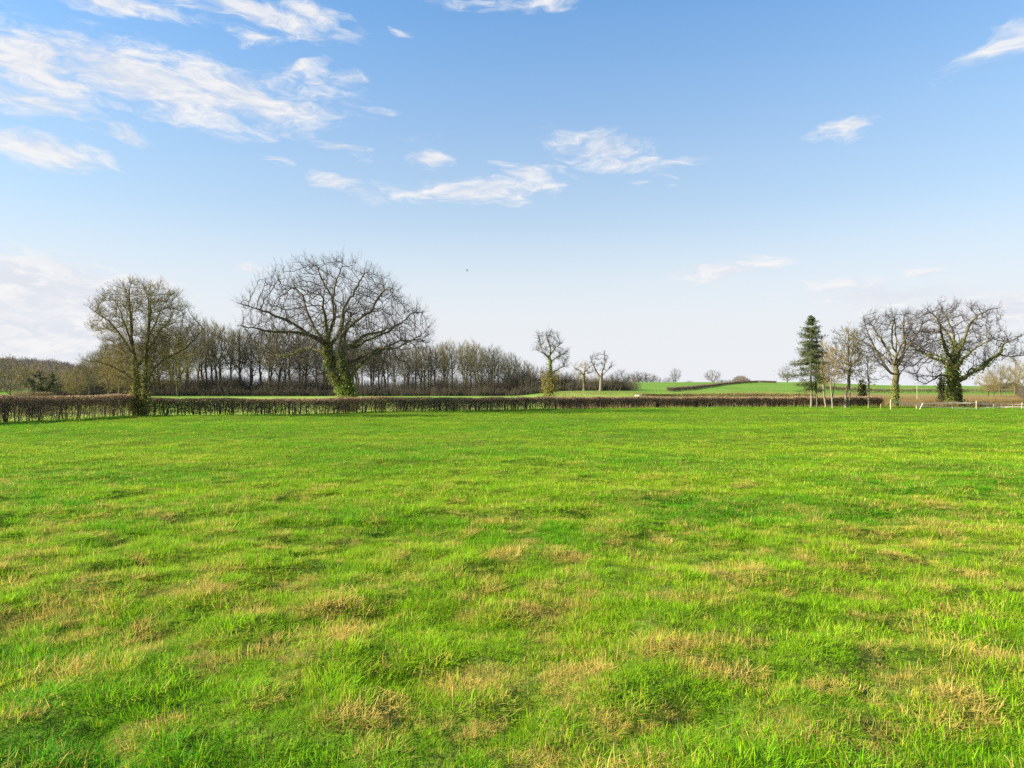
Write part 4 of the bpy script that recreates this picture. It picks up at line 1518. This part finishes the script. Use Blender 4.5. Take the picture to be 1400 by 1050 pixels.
def build_fence():
    g = np.random.default_rng(9)
    D0 = 73.5
    bx = px_x(1218, D0)
    root = thing('electric_fence', 'sagging white tape fence on pale wooden posts at the right edge of the field', 'fence', bx, D0)
    oz = root.location.z

    def W(px, py, D):
        return np.array([px_x(px, D) - bx, D - D0, CAM_H - (py - HY) / F * D - oz])
    for px, D, top, w, mt, ln in ((1218, 73.5, 546.3, .15, 'post', (0, 0)), (1204, 76, 552.3, .07, 'post', (0, 0)), (1253, 74.5, 553, .10, 'post', (.02, 0)),
                                  (1302.5, 75, 553.4, .10, 'post', (0, 0)), (1335, 74.5, 548, .16, 'post', (.02, 0)), (1369, 76, 552, .05, 'post', (0, 0)),
                                  (1384.7, 75, 554.6, .11, 'post', (0, 0)), (1257, 73.6, 551.2, .07, 'white', (.42, .05)), (1424, 74, 549, .14, 'post', (0, 0)), (1358, 74.8, 552.5, .07, 'post', (.04, 0)), (1279, 74.8, 553.5, .07, 'post', (-.03, 0)), (1397, 74.9, 550.5, .12, 'post', (.03, 0))):
        x = px_x(px, D)
        z = gz(x, D)
        h = CAM_H - (top - HY) / F * D - z
        o = add_obj('post' if mt == 'post' else 'brace', post_mesh(h, w, g, M[mt], ln), root, (x - bx, D - D0, z - oz))
        if mt == 'white':
            tag(o, 'white leaning brace')
    tapes = [[(1218, 548.6, 73.5), (1236, 550.6, 74), (1253, 551.6, 74.5), (1280, 551.2, 74.8), (1302.5, 550.9, 75), (1335, 551, 74.5), (1384.7, 552.8, 75), (1424, 552.5, 74)],
             [(1218, 549.2, 73.5), (1236, 552.2, 73.7), (1262, 555.6, 74), (1290, 557.4, 74.6), (1335, 558.3, 74.5)],
             [(1262, 551.6, 74), (1302.5, 551.3, 75), (1335, 551.6, 74.5), (1356, 554.0, 74.8), (1369, 556.6, 76), (1384.7, 556.2, 75), (1424, 557, 74)],
             [(1302.5, 558.0, 75), (1335, 558.5, 74.5), (1360, 557, 74.6), (1384.7, 557.0, 75)],
             [(1345, 556.0, 74.6), (1356, 557.6, 74.6), (1369, 558.8, 75.6)]]
    for tp in tapes:
        pts = resample([W(*t) for t in tp], .5)
        B = Bag()
        r = np.full(len(pts) - 1, .028)
        B.add(*seg(pts[:-1], pts[1:], r, r, 6))
        add_obj('tape', B.mesh('tape', [M['tape']], True), root)


build_fence()


def pole(label, px, top, D, w, bar):
    g = np.random.default_rng(3)
    x = px_x(px, D)
    root = thing('pole', label, 'pole', x, D)
    h = CAM_H - (top - HY) / F * D - root.location.z
    add_obj('post', post_mesh(h, w, g, M['post']), root)
    if bar:
        B = Bag()
        B.add(*seg(np.array([[-.9, 0, h * .94]]), np.array([[.9, 0, h * .94]]), np.array([.07]), np.array([.07]), 6))
        add_obj('crossbar', B.mesh('crossbar', [M['post']]), root)


pole('thin pale pole standing in the field between the two bare oaks', 1254, 526, 112, .12, False)
pole('slender utility pole on the hill skyline', 1057.5, 506, 354, .26, True)


def trough():
    bmv = []
    x, y = px_x(873, 119), 119
    root = thing('water_trough', 'small pale trough in the tan grass behind the brown hedge', 'trough', x, y)
    w, d, h, t = .6, .3, .5, .06
    o = np.array([[-w, -d], [w, -d], [w, d], [-w, d]])
    i = o * np.array([(w - t) / w, (d - t) / d])
    V = np.concatenate([np.c_[o * .92, np.full(4, -.05)], np.c_[o, np.full(4, h)], np.c_[i, np.full(4, h)], np.c_[i * .95, np.full(4, .15)]])
    f = [[3, 2, 1, 0], [12, 13, 14, 15]]
    for a, b in ((0, 4), (4, 8), (8, 12)):
        for k in range(4):
            f.append([a + k, a + (k + 1) % 4, b + (k + 1) % 4, b + k])
    add_obj('basin', make_mesh('basin', V, [np.array(f)], [M['stone']]), root)


trough()


def bird():
    D = 95.0
    g = np.random.default_rng(4)
    sk = [(-.20, 0, 0.0), (-.10, 0, .01), (.02, 0, .012), (.12, 0, .015), (.19, 0, .02), (.23, 0, .012)]
    rad = [.012, .035, .055, .05, .032, .006]
    n = 8
    a = np.arange(n) / n * 2 * math.pi
    V = np.concatenate([np.stack([np.full(n, p[0]), rr * np.cos(a), p[2] + rr * .85 * np.sin(a)], 1) for p, rr in zip(sk, rad)])
    f = [[k * n + i, k * n + (i + 1) % n, (k + 1) * n + (i + 1) % n, (k + 1) * n + i] for k in range(5) for i in range(n)]
    B = Bag()
    B.add(V, np.array(f))
    for sg in (-1, 1):      # wings: tapered, slightly thick, raised
        w = []
        for s_, (le, te, z, th) in zip((0.03, .16, .30, .40), ((.10, -.06, .02, .02), (.12, -.05, .08, .014), (.07, -.06, .11, .01), (-.02, -.07, .10, .005))):
            w += [(le, sg * s_, z), (te, sg * s_, z - .01), (te, sg * s_, z - .01 - th), (le, sg * s_, z - th)]
        w = np.array(w)
        ff = [[k * 4 + i, k * 4 + (i + 1) % 4, (k + 1) * 4 + (i + 1) % 4, (k + 1) * 4 + i] for k in range(3) for i in range(4)] + [[12, 13, 14, 15], [3, 2, 1, 0]]
        B.add(w, np.array(ff))
    B.add(np.array([(-.18, -.03, 0), (-.18, .03, 0), (-.33, .06, 0), (-.33, -.06, 0), (-.18, -.03, .012), (-.18, .03, .012), (-.33, .06, .006), (-.33, -.06, .006)]),
          np.array([[0, 1, 2, 3], [7, 6, 5, 4], [0, 4, 5, 1], [1, 5, 6, 2], [2, 6, 7, 3], [3, 7, 4, 0]]))
    o = add_obj('bird', B.mesh('bird', [M['bird']], True))
    o.location = (px_x(638.5, D), D, CAM_H + (HY - 370) / F * D)
    o.rotation_euler = (R(8), R(-6), R(200))
    o.scale = (.75, .75, .75)
    tag(o, 'tiny dark bird flying in the sky right of the great oak', 'bird')


bird()
